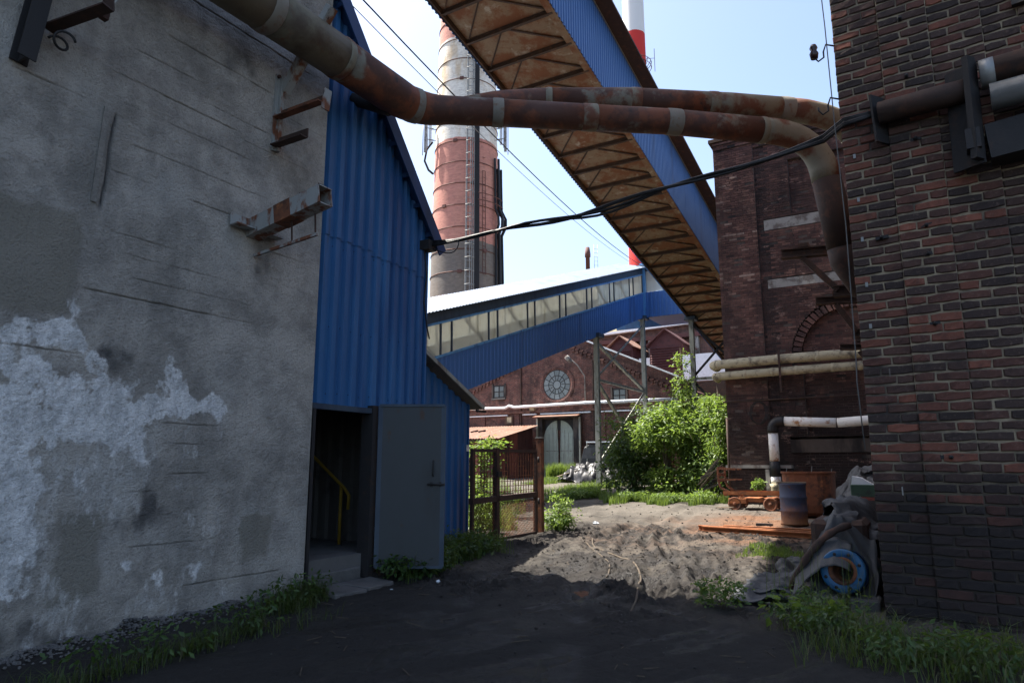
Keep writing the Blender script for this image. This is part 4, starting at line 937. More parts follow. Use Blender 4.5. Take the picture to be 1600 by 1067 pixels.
mb = MB(); mb.bar(RG(1.3, .02, 4.72), RG(2.6, .05, 4.8), .5, .35); part('bearer', mb, m_dark, t)
mb = MB(); mb.bar(RG(1.64, .03, 6.3), RG(1.9, .05, 6.3), .06, .26); single('iron_plate', mb, m_dark, 'black iron plate high on the near brick wall above the grey pipes', 'plate', RG(1.7, .05, 6.2))

# cable bundle, wires, corner cable, insulators
def sag(p, q, s_, n=18, j=0, jf=3):
    p, q = Vector(p), Vector(q); ph = random.uniform(0, 6)
    return [p.lerp(q, t) + Vector((j * math.sin(t * jf * 4 + ph) * math.sin(math.pi * t), j * .6 * math.cos(t * jf * 3 + ph) * math.sin(math.pi * t), -4 * s_ * t * (1 - t) + j * math.sin(t * jf * 5 + ph * 2) * math.sin(math.pi * t))) for t in [i / n for i in range(n + 1)]]
t = thing('cable_bundle', 'sagging bundle of black cables strung from the blue gable to the near brick building', 'cable', (2.1, -.3, 4.9))
for k in range(5):
    mb = MB(); j = .035 + .02 * (k > 2)
    mb.tube(sag((2.2, .0, 5.0 + .02 * k), (2.35, -5.7, 5.38 + .02 * k), .09 + .03 * k, 26, j) + [Vector(RG(.05, .06, 5.35 + .02 * k)), Vector(RG(.4, .1, 5.36 + .01 * k))], .014 + .006 * (k < 2), 6); part('cable', mb, m_black, t)
mb = MB(); mb.box(2.1, 2.3, -.1, .12, 4.93, 5.08); part('anchor', mb, m_dark, t)
mb = MB(); mb.tube(arcpts((2.2, -.05, 4.98), (2.25, -.55, 4.68), (2.2, -.6, 5.0)), .009, 5); part('loose_end', mb, m_black, t)
mb = MB(); mb.tube(sag((1.6, 1.5, 9.9), (31.4, 6.7, 13.1), .5, 14), .016, 6); single('overhead_wire', mb, m_black, 'thicker of two thin wires crossing the sky past the banded chimney', 'wire', (2, 1.5, 9), 'overhead wires')
mb = MB(); mb.tube(sag((1.6, 1.62, 9.72), (31.4, 6.8, 13.0), .55, 14), .009, 5); single('overhead_wire', mb, m_lead, 'thinner grey wire just under the thicker wire past the banded chimney', 'wire', (2, 1.6, 9), 'overhead wires')
mb = MB(); mb.tube([RG(-.1, .05, 8.2), RG(-.06, .06, 6.6), RG(-.05, .06, 5.35), RG(-.03, .05, 4.2), RG(-.05, .05, 2.7), RG(-.06, .05, 2.5), RG(-.04, .05, 1.8)], .006, 6); single('corner_cable', mb, m_slab, 'thin grey cable hanging down the corner of the near brick building', 'cable', RG(0, .05, 5))
for z, rr, lab in ((6.28, .05, 'dark insulator on a curled iron hook high at the corner of the near brick building'), (5.62, .022, 'bare curled iron hook at the brick corner below the dark insulator')):
    t = thing('insulator_hook', lab, 'insulator', RG(0, .05, z))
    mb = MB(); mb.tube([RG(.02, -.01, z + .08), RG(-.07, .05, z + .1), RG(-.1, .05, z + .02), RG(-.1, .05, z - .05), RG(-.16, .05, z - .08), RG(-.2, .05, z - .02), RG(-.2, .05, z + .02)], .01, 6); part('hook', mb, m_dark, t)
    if rr > .03:
        mb = MB(); mb.lathe(RG(-.2, .05, z), [(.0, .14), (.03, .14), (.045, .1), (.03, .07), (.05, .03), (.04, -.03), (0, -.03)], 12); part('bell', mb, m_porc, t)

# rusty beam brackets off the hidden side of the near brick building
for i, (x, yl, yr, z, sy, sz, lab) in enumerate(((7, -4.48, -6.5, 5.42, -5.37, 4.66, 'highest and longest rusty beam bracket between the two brick buildings'), (8, -4.89, -6.5, 4.70, -5.55, 4.06, 'middle rusty beam bracket with slanted strut between the two brick buildings'), (9, -5.16, -6.6, 3.93, -5.85, 3.3, 'lowest short beam bracket just above the beige pipes'))):
    t = thing('beam_bracket', lab, 'bracket', (x, yr, z), 'beam brackets')
    mb = MB(); mb.ibeam((x, yl, z + .03), (x, yr, z - .08), .16, .17 - .03 * i, .02); part('beam', mb, m_rustdk, t)
    mb = MB(); mb.bar((x, yl - .35, z - .08), (x, sy, sz), .12, .1); part('strut', mb, m_rustdk, t)
    mb = MB(); mb.ibeam((x, sy + .08, sz - .02), (x, yr, sz - .06), .16, .2 - .05 * i, .02); part('seat', mb, m_rustdk, t)
    mb = MB(); mb.box(x - .09, x + .09, yl - .48, yl - .3, z + .1, z + .17); part('lug', mb, m_rustdk, t)

# ================================================================== GABLED BRICK HALL
hl = thing('brick_hall', 'gabled red brick hall with round spoked window and pale arched door', 'building', (35.2, 14.4, .8))
HX = 35.2; HC = 14.4
def hz(y): return 10.75 - .455 * abs(y - HC)
mb = MB(); yl, yr = 23.4, 5.4
mb.prism([(HX, yl, .3), (HX, yl, hz(yl)), (HX, HC, hz(HC)), (HX, yr, hz(yr)), (HX, yr, .3)], (.5, 0, 0))
part('gable_wall', mb, m_hall, hl)
mb = MB(); mb.prism([(HX + .5, yl, .3), (HX + .5, yl, hz(yl) - .5), (HX + .5, HC, hz(HC) - .5), (HX + .5, yr, hz(yr) - .5), (HX + .5, yr, .3)], (14, 0, 0)); part('body', mb, m_hall, hl)
mb = MB()
mb.bar((HX + .2, HC, hz(HC) + .04), (HX + .2, yr - .15, hz(yr - .15) + .04), .7, .09, (0, 0, 1)); mb.bar((HX + .2, HC, hz(HC) + .04), (HX + .2, yl + .15, hz(yl + .15) + .04), .7, .09, (0, 0, 1)); part('coping', mb, m_wpanel, hl)
mb = MB(); dz = .95
for s_ in (-1, 1):
    for k in range(26):
        y = HC + s_ * (1.3 + k * .3); z = hz(y) - dz
        mb.box(HX - .1, HX, y - .08, y + .08, z - .12, z + .1)
        mb.box(HX - .13, HX, y - .15, y + .15, z + .1, z + .2)
o = part('corbel_bricks', mb, m_hall, hl); o['kind'] = 'stuff'
for y in (17.15, 11.7):
    mb = MB(); mb.box(HX - .09, HX, y - .03, y + .05, .6, hz(y) - 1.0); part('downpipe' if y > 15 else 'pilaster', mb, m_rustdk, hl)
for y in (20.4, 17.6, 11.2, 8):
    mb = MB(); mb.box(HX - .07, HX, y - .3, y + .3, .5, 5.1); part('pilaster', mb, m_hall, hl)
mb = MB(); mb.box(HX - .16, HX, 5.4, 22.9, 5.12, 5.26); part('string_course', mb, m_hall, hl)
for ya, yb in ((22.6, 18.2), (17.0, 15.9), (15.6, 11.9), (11.5, 6)):
    mb = MB(); mb.box(HX - .14, HX, yb, ya, 4.98, 5.06); part('ledge', mb, m_wpanel, hl)
# round window
rw = MB(); ring = []
prof = [(1.32, 0), (1.32, .05), (1.18, .07), (1.02, .03), (1.0, -.18)]
rw.lathe((HX, 14.38, 6.95), prof, 40, (-1, 0, 0), False); rwo = part('round_window', rw, m_hall, hl)
mb = MB()
for r_ in (.28, .62, 1.0):
    P_ = [(HX - .01, 14.38 + r_ * math.cos(a), 6.95 + r_ * math.sin(a)) for a in np.linspace(0, 2 * math.pi, 37)]; mb.tube(P_, .022, 5, False)
for k in range(14):
    a = k * math.pi / 7; mb.tube([(HX - .01, 14.38 + .26 * math.cos(a), 6.95 + .26 * math.sin(a)), (HX - .01, 14.38 + math.cos(a), 6.95 + math.sin(a))], .018, 5, False)
part('frame', mb, m_dark, rwo)
for r0, r1 in ((.3, .6), (.64, .99)):
    for k in range(14):
        a0, a1 = k * math.pi / 7 + .02, (k + 1) * math.pi / 7 - .02
        pts = [(HX - .004, 14.38 + r * math.cos(a), 6.95 + r * math.sin(a)) for r, a in ((r0, a0), (r0, (a0 + a1) / 2), (r0, a1), (r1, a1), (r1, (a0 + a1) / 2), (r1, a0))]
        mb = MB(); mb.add(pts, [(0, 1, 4, 5), (1, 2, 3, 4)]); part('pane', mb, m_pane, rwo)
mb = MB(); mb.lathe((HX - .004, 14.38, 6.95), [(0, 0), (.27, 0)], 20, (-1, 0, 0), False); part('pane', mb, m_pane, rwo)
for yw, zw in ((18.96, 6.72), (9.9, 6.0), (22, 6)):
    mb = MB(); s_ = .46
    for a in ((yw - s_, yw - s_ + .07, zw - s_, zw + s_), (yw + s_ - .07, yw + s_, zw - s_, zw + s_), (yw - s_, yw + s_, zw + s_ - .08, zw + s_), (yw - s_, yw + s_, zw - s_, zw - s_ + .07), (yw - .02, yw + .02, zw - s_, zw + s_), (yw - s_, yw + s_, zw - .02, zw + .02)):
        mb.box(HX - .05, HX, *a)
    wd = part('window', mb, m_dark, hl)
    for a, b in ((-1, -1), (-1, 1), (1, -1), (1, 1)):
        mb = MB(); cy_, cz_ = yw + a * .21, zw + b * .2; mb.box(HX - .012, HX - .004, cy_ - .18, cy_ + .18, cz_ - .17, cz_ + .17); part('pane', mb, m_pane, wd)
    mb = MB(); mb.box(HX - .14, HX, yw - .55, yw + .55, zw - s_ - .1, zw - s_); part('sill', mb, m_slab, wd)
    mb = MB(); mb.box(HX - .08, HX - .001, yw + s_, yw + s_ + .12, zw - s_, zw + s_ + .1); mb.box(HX - .08, HX - .001, yw - s_ - .12, yw - s_, zw - s_, zw + s_ + .1); part('frame', mb, m_mortardk, wd)
# portal with arched door
po = MB(); po.box(HX - .35, HX - .0, 15.35, 15.7, .5, 4.65); po.box(HX - .35, HX, 12.6, 13.05, .5, 4.65); po.box(HX - .35, HX, 12.6, 15.7, 4.65, 4.95)
pd = part('portal', po, m_mortardk, hl)
for s0, s1 in ((13.07, 14.18), (14.22, 15.33)):
    ym = 14.2; mb = MB(); pts = [(HX - .12, s0, .75), (HX - .12, s1, .75)]
    arc = [(HX - .12, ym + 1.13 * math.cos(a), 3.3 + 1.25 * math.sin(a)) for a in np.linspace(0, math.pi, 25)]
    arc = [p for p in arc if s0 - .001 <= p[1] <= s1 + .001]
    arc = sorted(arc, key=lambda p: -p[1]); mb.prism(pts[:1] + pts[1:] + arc, (.06, 0, 0)); dr = part('door', mb, m_doorgreen, hl)
    for k in range(4):
        y = s0 + .02 + (s1 - s0) * (k + .5) / 4; mb = MB(); mb.box(HX - .135, HX - .12, y - .012, y + .012, .8, 3.3 + .9 * (1 - abs(y - ym) / 1.3)); part('plank_joint', mb, m_legs, dr)
    mb = MB(); mb.box(HX - .14, HX - .12, s0 + .05, s1 - .05, 2.5, 2.56); part('rail', mb, m_legs, dr)
mb = MB(); mb.box(HX - .18, HX - .12, 14.16, 14.24, 1.5, 2.3); part('latch', mb, m_rustdk, pd)
mb = MB(); mb.prism([(HX - .9, 12.5, 4.72), (HX - .3, 12.5, 4.85), (HX - .3, 15.8, 4.85), (HX - .9, 15.8, 4.72)], (0, 0, .06)); part('canopy', mb, m_rustroof, pd)
mb = MB(); mb.box(HX - .08, HX - .02, 13.1, 15.3, 3.9, 4.6); part('lintel_shade', mb, m_dark, pd)  # black board stands in for the shade under the portal lintel
mb = MB(); mb.box(HX - .42, HX - .35, 12.5, 12.62, .6, 4.7); mb.box(HX - .42, HX - .35, 15.65, 15.77, .6, 4.7); part('steel_jamb', mb, m_legs, pd)
mb = MB(); mb.box(HX - .18, HX, 17.75, 18.35, 4.35, 4.95); bx = part('sign_box', mb, m_beam, hl)
mb = MB(); mb.box(HX - .19, HX - .18, 17.85, 18.2, 4.5, 4.88); part('sign_plate', mb, m_insul, bx)
mb = MB(); mb.box(HX - .3, HX, 16.0, 16.35, 5.25, 5.45); part('floodlight', mb, m_insul, hl)
t = jointed('hall_pipe', 'long white lagged pipe running level across the gabled hall front', [(HX - .4, 22.9, 5.6), (HX - .4, 18.2, 5.5), (HX - .4, 17.9, 5.64), (HX - .4, 17.5, 5.52), (HX - .4, 12, 5.6), (HX - .4, 6, 5.56)], .1, 1.6, m_wpanel, m_wpanel)
t = thing('street_lamp', 'grey lamp on a bent arm beside the round window of the hall', 'lamp', (HX, 12.3, 5.7))
mb = MB(); mb.tube([(HX - .1, 12.25, 5.75), (HX - .15, 12.25, 7.4), (HX - .5, 12.6, 8.1), (HX - .9, 12.95, 8.5)], .045, 8); part('arm', mb, m_lead, t)
mb = MB(); mb.lathe((HX - .95, 13.0, 8.45), [(0, .3), (.14, .27), (.17, .12), (.12, -.2), (.0, -.26)], 12, (-.2, .5, .6)); part('lamp_head', mb, m_lead, t)

# shed against the hall
sh = thing('rusty_roof_shed', 'low red board shed with rusted sheet roof against the hall, behind the gate', 'shed', (31, 16, .8))
zr = lambda x: 3.3 + .2 * (x - 30)
mb = MB()
for k in range(9):
    ya = 23.1 - .84 * k; mb = MB(); rows = []
    for i_ in range(9):
        y = ya - .86 * i_ / 8; h = .04 * (i_ % 2) + random.uniform(-.008, .008); rows.append([(29.5, y, zr(29.5) + h), (34.6, y, zr(34.6) + h)])
    part('roof_sheet', MB().sheet(rows), m_rustroof, sh)
for k in range(12):
    ya = 22.9 - .58 * k; mb = MB(); mb.box(30, 30.06, ya - .55, ya, .5, zr(30) - .05 + random.uniform(-.03, 0)); part('board', mb, m_redpaint if k in (1, 2, 6, 7, 9, 10) else m_maroon, sh)
for k in range(9):
    xa = 30.05 + .51 * k; mb = MB(); mb.prism([(xa, 15.95, .5), (xa + .49, 15.95, .5), (xa + .49, 15.95, zr(xa + .49) - .05), (xa, 15.95, zr(xa) - .05)], (0, .06, 0)); part('board', mb, m_redpaint if k in (0, 1, 3, 4) else m_maroon, sh)
mb = MB(); mb.box(29.6, 29.68, 16, 23, zr(29.6) - .16, zr(29.6) - .04); part('eave_board', mb, m_rustdk, sh)
for y, r_ in ((18.6, .1), (19.2, .07), (19.9, .09)):
    mb = MB(); mb.bar((32, y, zr(32) + .06), (32.4, y - .3, zr(32.4) + .08), .14, .1); part('roof_brick', mb, m_dark, sh)

# ================================================================== BUILDINGS BEYOND THE HALL
wk = thing('works_building', 'long brick works building with white coping seen over the hall roof', 'building', (50, 12, 1))
mb = MB(); mb.prism([(50, 22, .5), (50, 22, 12.7), (50, 9.2, 13.2), (50, -2, 13.4), (50, -2, .5)], (8, 0, 0)); part('wall', mb, m_bkbrick, wk)
mb = MB(); mb.bar((49.9, 22, 12.85), (49.9, 9.2, 13.3), .8, .2); mb.bar((49.9, 9.2, 13.3), (49.9, -2, 13.5), .8, .2); part('coping', mb, m_wpanel, wk)
mb = MB(); mb.box(49.5, 49.9, -2, 22, 12.1, 12.45); part('gutter', mb, m_maroon, wk)
for y, w_ in ((13.4, .35), (12.7, .25), (8.7, .3), (12.3, .15)):
    mb = MB(); mb.box(49.6, 50, y - w_ / 2, y + w_ / 2, 9.5, 12.3); part('pier', mb, m_lead, wk)
def louvre(yc, wd, z0, ze, za, lab):
    t = thing('louvred_roof_shed', lab, 'shed', (46, yc, z0), 'louvred sheds')
    mb = MB(); mb.prism([(46.1, yc + wd, z0), (46.1, yc + wd, ze), (46.1, yc, za), (46.1, yc - wd, ze), (46.1, yc - wd, z0)], (3.4, 0, 0)); part('wall', mb, m_maroon, t)
    mb = MB(); mb.bar((47.6, yc, za + .03), (47.6, yc + wd + .25, ze - .08), 3.6, .08); mb.bar((47.6, yc, za + .03), (47.6, yc - wd - .25, ze - .08), 3.6, .08); part('roof', mb, m_maroon if wd > 1 else m_rustroof, t)
    for k in range(9):
        z = z0 + .9 + k * .2
        if z < ze - .05:
            mb = MB(); mb.prism([(46.1, yc + wd - .1, z + .1), (45.98, yc + wd - .1, z), (45.98, yc - wd + .1, z), (46.1, yc - wd + .1, z + .1)], (0, 0, .02)); part('louvre_slat', mb, m_maroon, t)
louvre(14.0, 1.0, 8.2, 11.1, 12.0, 'smaller dark red louvred shed with pale rusty roof edge above the hall roof')
louvre(10.2, 1.35, 8.2, 11.0, 12.2, 'larger dark red louvred shed nearest the trestle leg above the hall roof')
mb = MB(); mb.box(46.5, 46.7, 11.55, 12.6, 8.0, 10.1); single('white_hoarding', mb, m_wpanel, 'upright white hoarding between the two dark red louvred sheds', 'hoarding', (46.5, 12, 8))
mb = MB(); mb.box(44, 46.5, 3.3, 8.3, 7.7, 9.7); single('white_cabin', mb, m_wpanel, 'white box cabin behind the trestle brace', 'cabin', (44, 6, 7.7))
mb = MB(); mb.prism([(40, 8.8, .5), (40, 8.8, 6.6), (40, 3, 7.4), (40, 3, .5)], (9, 0, 0)); single('dark_annex', mb, m_rustdk, 'dark low annex below the white cabin', 'building', (40, 6, .8))
mb = MB(); mb.prism([(37.2, 8.3, 6.1), (37.2, 4.0, 4.2), (40, 4.0, 4.5), (40, 8.3, 6.4)], (0, 0, .1)); single('canopy_roof', mb, m_wpanel, 'sloping pale canopy roof half hidden by the bushes', 'roof', (37, 6, 5))
cr_ = thing('roof_hall', 'distant hall with pale ribbed roof and glazed upper storey', 'building', (62, 14, 1))
mb = MB(); mb.box(66, 80, -6, 26, .5, 15.3); part('wall', mb, m_bkbrick, cr_)
for k in range(16):
    ya = 25 - 1.0 * k; rows = []
    for i_ in range(9):
        y = ya - 1.0 * i_ / 8; rows.append([(60, y, 14.4 + .12 * (i_ % 2)), (72, y, 19.6 + .12 * (i_ % 2))])
    part('roof_sheet', MB().sheet(rows), m_insul if k % 4 else m_legs, cr_)
mb = MB(); mb.box(64, 72, -6, 9.6, 15, 20.5); part('storey', mb, m_galv, cr_)
for k in range(14):
    for j in range(3):
        mb = MB(); mb.box(63.92, 63.98, 9.3 - 1.05 * k - .95, 9.3 - 1.05 * k, 15.6 + 1.5 * j, 16.95 + 1.5 * j); part('window', mb, m_glassbl, cr_)
for k, y in enumerate((11.4, 9.2)):
    mb = MB(); mb.lathe((58, y, 14), [(.18, 0), (.18, 1.0), (.26, 1.0), (.26, 1.2), (0, 1.25)], 10); single('roof_vent', mb, m_dark, ('dark vent stub on the pale ribbed roof by the trestle post', 'dark vent stub standing closer to the rusty gallery')[k], 'vent', (58, y, 14), 'roof vents')
mb = MB(); mb.box(58, 59, 0, 24, 1, 14.2); single('parapet_wall', mb, m_bkbrick, 'brick parapet wall below the pale ribbed roof', 'wall', (58, 12, 1))

# ================================================================== CHIMNEYS
def chimney(name, label, X, Y, r0, r1, z1, m):
    t = thing(name, label, 'chimney', (X, Y, 0), rot=None); t.location = (X, Y, 0); ORG[t.name] = (0, 0, 0)
    mb = MB(); mb.lathe((0, 0, 0), [(r0 + (r1 - r0) * k / 24, z1 * k / 24) for k in range(25)], 56); part('shaft', mb, m, t); return t
t = chimney('brick_chimney', 'broad brick chimney with faded red and white bands and iron hoops', -5.35, 75, 4.3, 2.95, 76, m_chim)
rr = lambda z: 4.3 + (2.95 - 4.3) * z / 76
for k in range(24):
    z = 14.5 + 2.55 * k
    mb = MB(); mb.tube([((rr(z) + .03) * math.cos(a), (rr(z) + .03) * math.sin(a), z) for a in np.linspace(0, 2 * math.pi, 49)], .055, 4, False, False); hp = part('iron_hoop', mb, m_stack, t)
    a = -1.9 + .9 * (k % 3) + .3 * math.sin(k * 7); mb = MB(); mb.bar(((rr(z) + .08) * math.cos(a - .06), (rr(z) + .08) * math.sin(a - .06), z), ((rr(z) + .08) * math.cos(a + .06), (rr(z) + .08) * math.sin(a + .06), z), .14, .34); part('hoop_lock', mb, m_stack, hp)
def cyl(a, z, o=0): return Vector(((rr(z) + o) * math.cos(a), (rr(z) + o) * math.sin(a), z))
la = -1.40
lad = MB()
for s_ in (-.075, .075): lad.tube([cyl(la + s_, z, .25) for z in np.arange(8, 74, 6)], .05, 4, False)
for z in np.arange(8, 73, .9): lad.bar(cyl(la - .075, z, .25), cyl(la + .075, z, .25), .05, .05)
for z in np.arange(10, 73, 1.5): lad.tube([cyl(la - .09, z, .25), cyl(la - .11, z, .75), cyl(la, z, 1.1), cyl(la + .11, z, .75), cyl(la + .09, z, .25)], .04, 4, False)
for s_ in (-.1, 0, .1): lad.tube([cyl(la + s_, z, .95 if s_ == 0 else .75) for z in np.arange(10, 73, 6)], .03, 4, False)
o = part('caged_ladder', lad, m_galv, t); o['kind'] = 'stuff'
mb = MB()
for s_ in np.linspace(0, .1, 4): mb.tube([cyl(la + .17 + s_, z, .14) for z in np.arange(6, 74, 4)], .1, 5, False)
part('cable_run', mb, m_dark, t)
for k in range(5):
    a0 = -.52 + .09 * k; mb = MB(); mb.tube([cyl(a0 + .03 * math.sin(z * .8 + k) * (1 if 26 < z < 30 else .2), z, .25 + (.45 if 27.5 < z < 29.5 else 0) + .3 * (k % 2)) for z in np.arange(6, 36.6 - k * .3, 1)], .14, 5, False); part('feeder_cable', mb, m_black, t)
lad = MB()
for s_ in (-.05, .05): lad.tube([cyl(-.95 + s_, z, .1) for z in np.arange(22, 37, 3)], .035, 4, False)
for z in np.arange(22, 36, .8): lad.bar(cyl(-1.0, z, .1), cyl(-.9, z, .1), .04, .04)
o = part('rung_ladder', lad, m_stack, t); o['kind'] = 'stuff'
for a, sg in ((-2.86, -1), (-.32, 1)):
    c = cyl(a, 39, .7)
    for k in range(2):
        an = thing('antenna_panel', ('pale antenna panel on the shaded side of the brick chimney', 'slim antenna panel beside the pale one on the brick chimney')[k] if sg > 0 else ('pale antenna panel on the sunlit side of the brick chimney', 'slim antenna panel beside the sunlit one on the brick chimney')[k], 'antenna', (0, 0, 0), 'chimney antennas', rot=None)
        an.location = (-5.35, 75, 0); ORG[an.name] = (0, 0, 0); cc = c + Vector((sg * .5 * k, -.3 * k, 0))
        mb = MB(); mb.box(cc.x - .16, cc.x + .16, cc.y - .1, cc.y + .1, 38 - k, 40.6 + .4 * k); part('panel', mb, m_wpanel if k == 0 else m_lead, an)
        mb = MB(); mb.tube([(cc.x + sg * .3, cc.y, 37.6 - k), (cc.x + sg * .3, cc.y, 41.2)], .05, 6); mb.bar((cc.x, cc.y, 38.6), (cc.x - sg * .9, cc.y + .2, 38.6), .07, .07); mb.bar((cc.x, cc.y, 40), (cc.x - sg * .9, cc.y + .2, 40), .07, .07); part('mount', mb, m_galv, an)
mb = MB(); mb.tube([cyl(-2.75, 38.2, .5), cyl(-2.95, 37.6, 1.0), cyl(-3.05, 36.4, 1.2), cyl(-3.0, 35.2, .7), cyl(-2.9, 34.6, .2)], .13, 6); part('cable_loop', mb, m_black, t)
mb = MB(); mb.tube([cyl(a, 30.2, .75) for a in np.linspace(-1.2, -.3, 12)], .06, 4, False); mb.tube([cyl(a, 31.0, .75) for a in np.linspace(-1.2, -.3, 12)], .05, 4, False); part('hand_rail', mb, m_stack, t)

t = chimney('striped_chimney', 'slim far chimney striped bright red and white', 29.6, 150, 3.1, 2.55, 118, m_chim2)
mb = MB()
for rq in (2.7, 3.9):
    for z in (95.2, 96.4): mb.tube([(rq * math.cos(a), rq * math.sin(a), z) for a in np.linspace(0, 2 * math.pi, 25)], .09, 4, False)
for k in range(14):
    a = k * math.pi / 7; mb.bar((2.6 * math.cos(a), 2.6 * math.sin(a), 94.4), (3.9 * math.cos(a), 3.9 * math.sin(a), 96.4), .1, .1); mb.bar((3.9 * math.cos(a), 3.9 * math.sin(a), 95.2), (3.9 * math.cos(a), 3.9 * math.sin(a), 96.4), .08, .08)
mb.tube([(4.6, -.8, 94), (4.6, -.8, 100)], .07, 5); mb.bar((3, -.6, 97.5), (4.6, -.8, 97.5), .07, .07); part('service_platform', mb, m_stack, t)
t = thing('steel_stack', 'thin rusty steel stack with capped top far behind the windowed gallery', 'chimney', (0, 0, 0), rot=None); t.location = (10.6, 92, 0); ORG[t.name] = (0, 0, 0)
mb = MB(); mb.lathe((0, 0, 0), [(.32, 0), (.3, 30.2), (.4, 30.2), (.4, 30.7), (.28, 31.6), (0, 31.6)], 14); part('shaft', mb, m_stack, t)
mb = MB()
for s_ in (.9, 1.4): mb.tube([(s_, 0, 26), (s_, 0, 32)], .035, 4)
for z in np.arange(26, 32, .6): mb.bar((.9, 0, z), (1.4, 0, z), .03, .03)
o = part('ladder', mb, m_galv, t); o['kind'] = 'stuff'

# ================================================================== GATE
gt = thing('wire_gate', 'rusty brown steel gate with square wire mesh above and diamond mesh below', 'gate', (5.6, .62, .2))
GY_ = .62; zb, zm, zt_ = .27, 1.0, 1.9
def gbar(name, p, q, w_=.06, par=None, m=None):
    mb = MB(); mb.bar(p, q, w_, w_); return part(name, mb, m or m_rustdk, par or gt)
gbar('top_rail', (4.42, GY_, zt_), (6.84, GY_, zt_ + .02)); gbar('middle_rail', (4.42, GY_, zm), (6.84, GY_, zm + .04), .1); gbar('bottom_rail', (4.42, GY_, zb), (6.84, GY_, zb), .05)
gbar('stile', (6.82, GY_, zb), (6.82, GY_, zt_ + .02), .07); gbar('stile', (5.27, GY_, zb - .06), (5.27, GY_, zt_ + .06), .1); gbar('stile', (4.45, GY_, zb), (4.45, GY_, zt_), .06)
mb = MB()
for x in np.arange(4.55, 6.8, .105):
    if abs(x - 5.27) > .06: mb.bar((x, GY_ + .01, zm + .05), (x, GY_ + .01, zt_ - .02), .011, .011)
for z in np.arange(zm + .13, zt_ - .02, .095): mb.bar((4.45, GY_ - .002, z), (6.8, GY_ - .002, z + .02), .011, .011)
o = part('square_mesh', mb, m_rust, gt); o['kind'] = 'stuff'
mb = MB(); hh = zm - .05 - zb
for a, b in ((4.48, 5.21), (5.33, 6.78)):
    for k in np.arange(a - hh * .75, b, .055):
        for sg in (1, -1):
            pts = []
            for t_ in (0, 1):
                pts.append((k + .75 * hh * (t_ if sg > 0 else 1 - t_), zb + hh * t_))
            (xa_, za_), (xb_, zb_) = pts
            def clipx(xa_, za_, xb_, zb_):
                P_, Q_ = np.array([xa_, za_]), np.array([xb_, zb_]); t0, t1 = 0, 1; d_ = Q_ - P_
                for lo, s_ in ((a, 1), (b, -1)):
                    f0 = s_ * (P_[0] - lo); f1 = s_ * (Q_[0] - lo)
                    if f0 < 0 and f1 < 0: return None
                    if f0 < 0: t0 = max(t0, f0 / (f0 - f1))
                    elif f1 < 0: t1 = min(t1, f0 / (f0 - f1))
                return (P_ + d_ * t0, P_ + d_ * t1) if t1 > t0 else None
            c_ = clipx(xa_, za_, xb_, zb_)
            if c_: mb.bar((c_[0][0], GY_ + .006 * sg, c_[0][1]), (c_[1][0], GY_ + .006 * sg, c_[1][1]), .008, .006, (0, 1, 0))
o = part('diamond_mesh', mb, m_rust, gt); o['kind'] = 'stuff'
mb = MB(); mb.box(5.2, 5.34, GY_ - .09, GY_ - .05, 1.42, 1.52); part('latch', mb, m_dark, gt)
t = thing('gate_post', 'tall rusty square post at the outer end of the mesh gate', 'post', (7.03, .62, .2))
mb = MB(); mb.box(6.97, 7.09, .56, .68, .1, 2.2); part('shaft', mb, m_rust, t)
mb = MB(); mb.box(6.955, 7.105, .545, .695, 2.2, 2.22); part('cap', mb, m_legs, t)
for z in (.9, 1.75):
    mb = MB(); mb.tube([(6.93, .6, z - .06), (6.93, .6, z + .06)], .02, 8); part('hinge', mb, m_dark, t)
t = thing('old_post', 'dark timber post standing behind the wire gate', 'post', (10.6, 4.35, .3))
mb = MB(); mb.box(10.52, 10.7, 4.27, 4.43, .2, 2.15); part('shaft', mb, m_wood, t)
t = thing('old_post', 'thin dark post next to the blue lean-to corner behind the gate', 'post', (9.9, 4.35, .3))
mb = MB(); mb.box(9.85, 9.97, 4.3, 4.4, .2, 1.8); part('shaft', mb, m_wood, t)
for k, (p, q) in enumerate((((17.5, 8.1), (13.2, 3.8)), ((16.9, 8.3), (12.8, 4.2)))):
    mb = MB(); mb.ibeam((p[0], p[1], gl(*p) + .1), (q[0], q[1], gl(*q) + .1), .08, .12, .025); single('loose_rail', mb, m_rustdk, ('old rail lying on the ground behind the gate, nearer the trampled track', 'old rail lying on the ground behind the gate, nearer the shed')[k], 'rail', (p[0], p[1], gl(*p)), 'rails behind the gate')

# ================================================================== CART, DRUM, TANK, BARS
ct = thing('flat_cart', 'low rusty flat cart with an end rack and small iron wheels', 'cart', (15.2, -1.9, .37))
gzc = gl(15.2, -1.9); CX0, CX1, CY0, CY1 = 14.75, 15.65, -2.85, -1.25; Zb = gzc + .42
for x in (CX0, CX1):
    mb = MB(); mb.lbar((x, CY0, Zb), (x, CY1 - .05, Zb), .09, .014); part('side_beam', mb, m_rustor, ct)
for y in (CY0, -2.3, -1.75, CY1 - .1):
    mb = MB(); mb.bar((CX0, y, Zb), (CX1, y, Zb), .08, .07); part('cross_beam', mb, m_rustor, ct)
for x in (CX0 + .03, CX1 - .03):
    mb = MB(); pts = [(x, CY1 - .35, Zb), (x, CY1 + .02, Zb + .2), (x, CY1 + .08, Zb + .4), (x, CY1 + .08, Zb + .76)]
    for a, b in zip(pts, pts[1:]): mb.bar(a, b, .06, .05, (1, 0, 0))
    part('rack_upright', mb, m_rust, ct)
for z in (.4, .56, .75):
    mb = MB(); mb.bar((CX0, CY1 + .08, Zb + z), (CX1, CY1 + .08, Zb + z), .02, .09); part('rack_rail', mb, m_rust, ct)
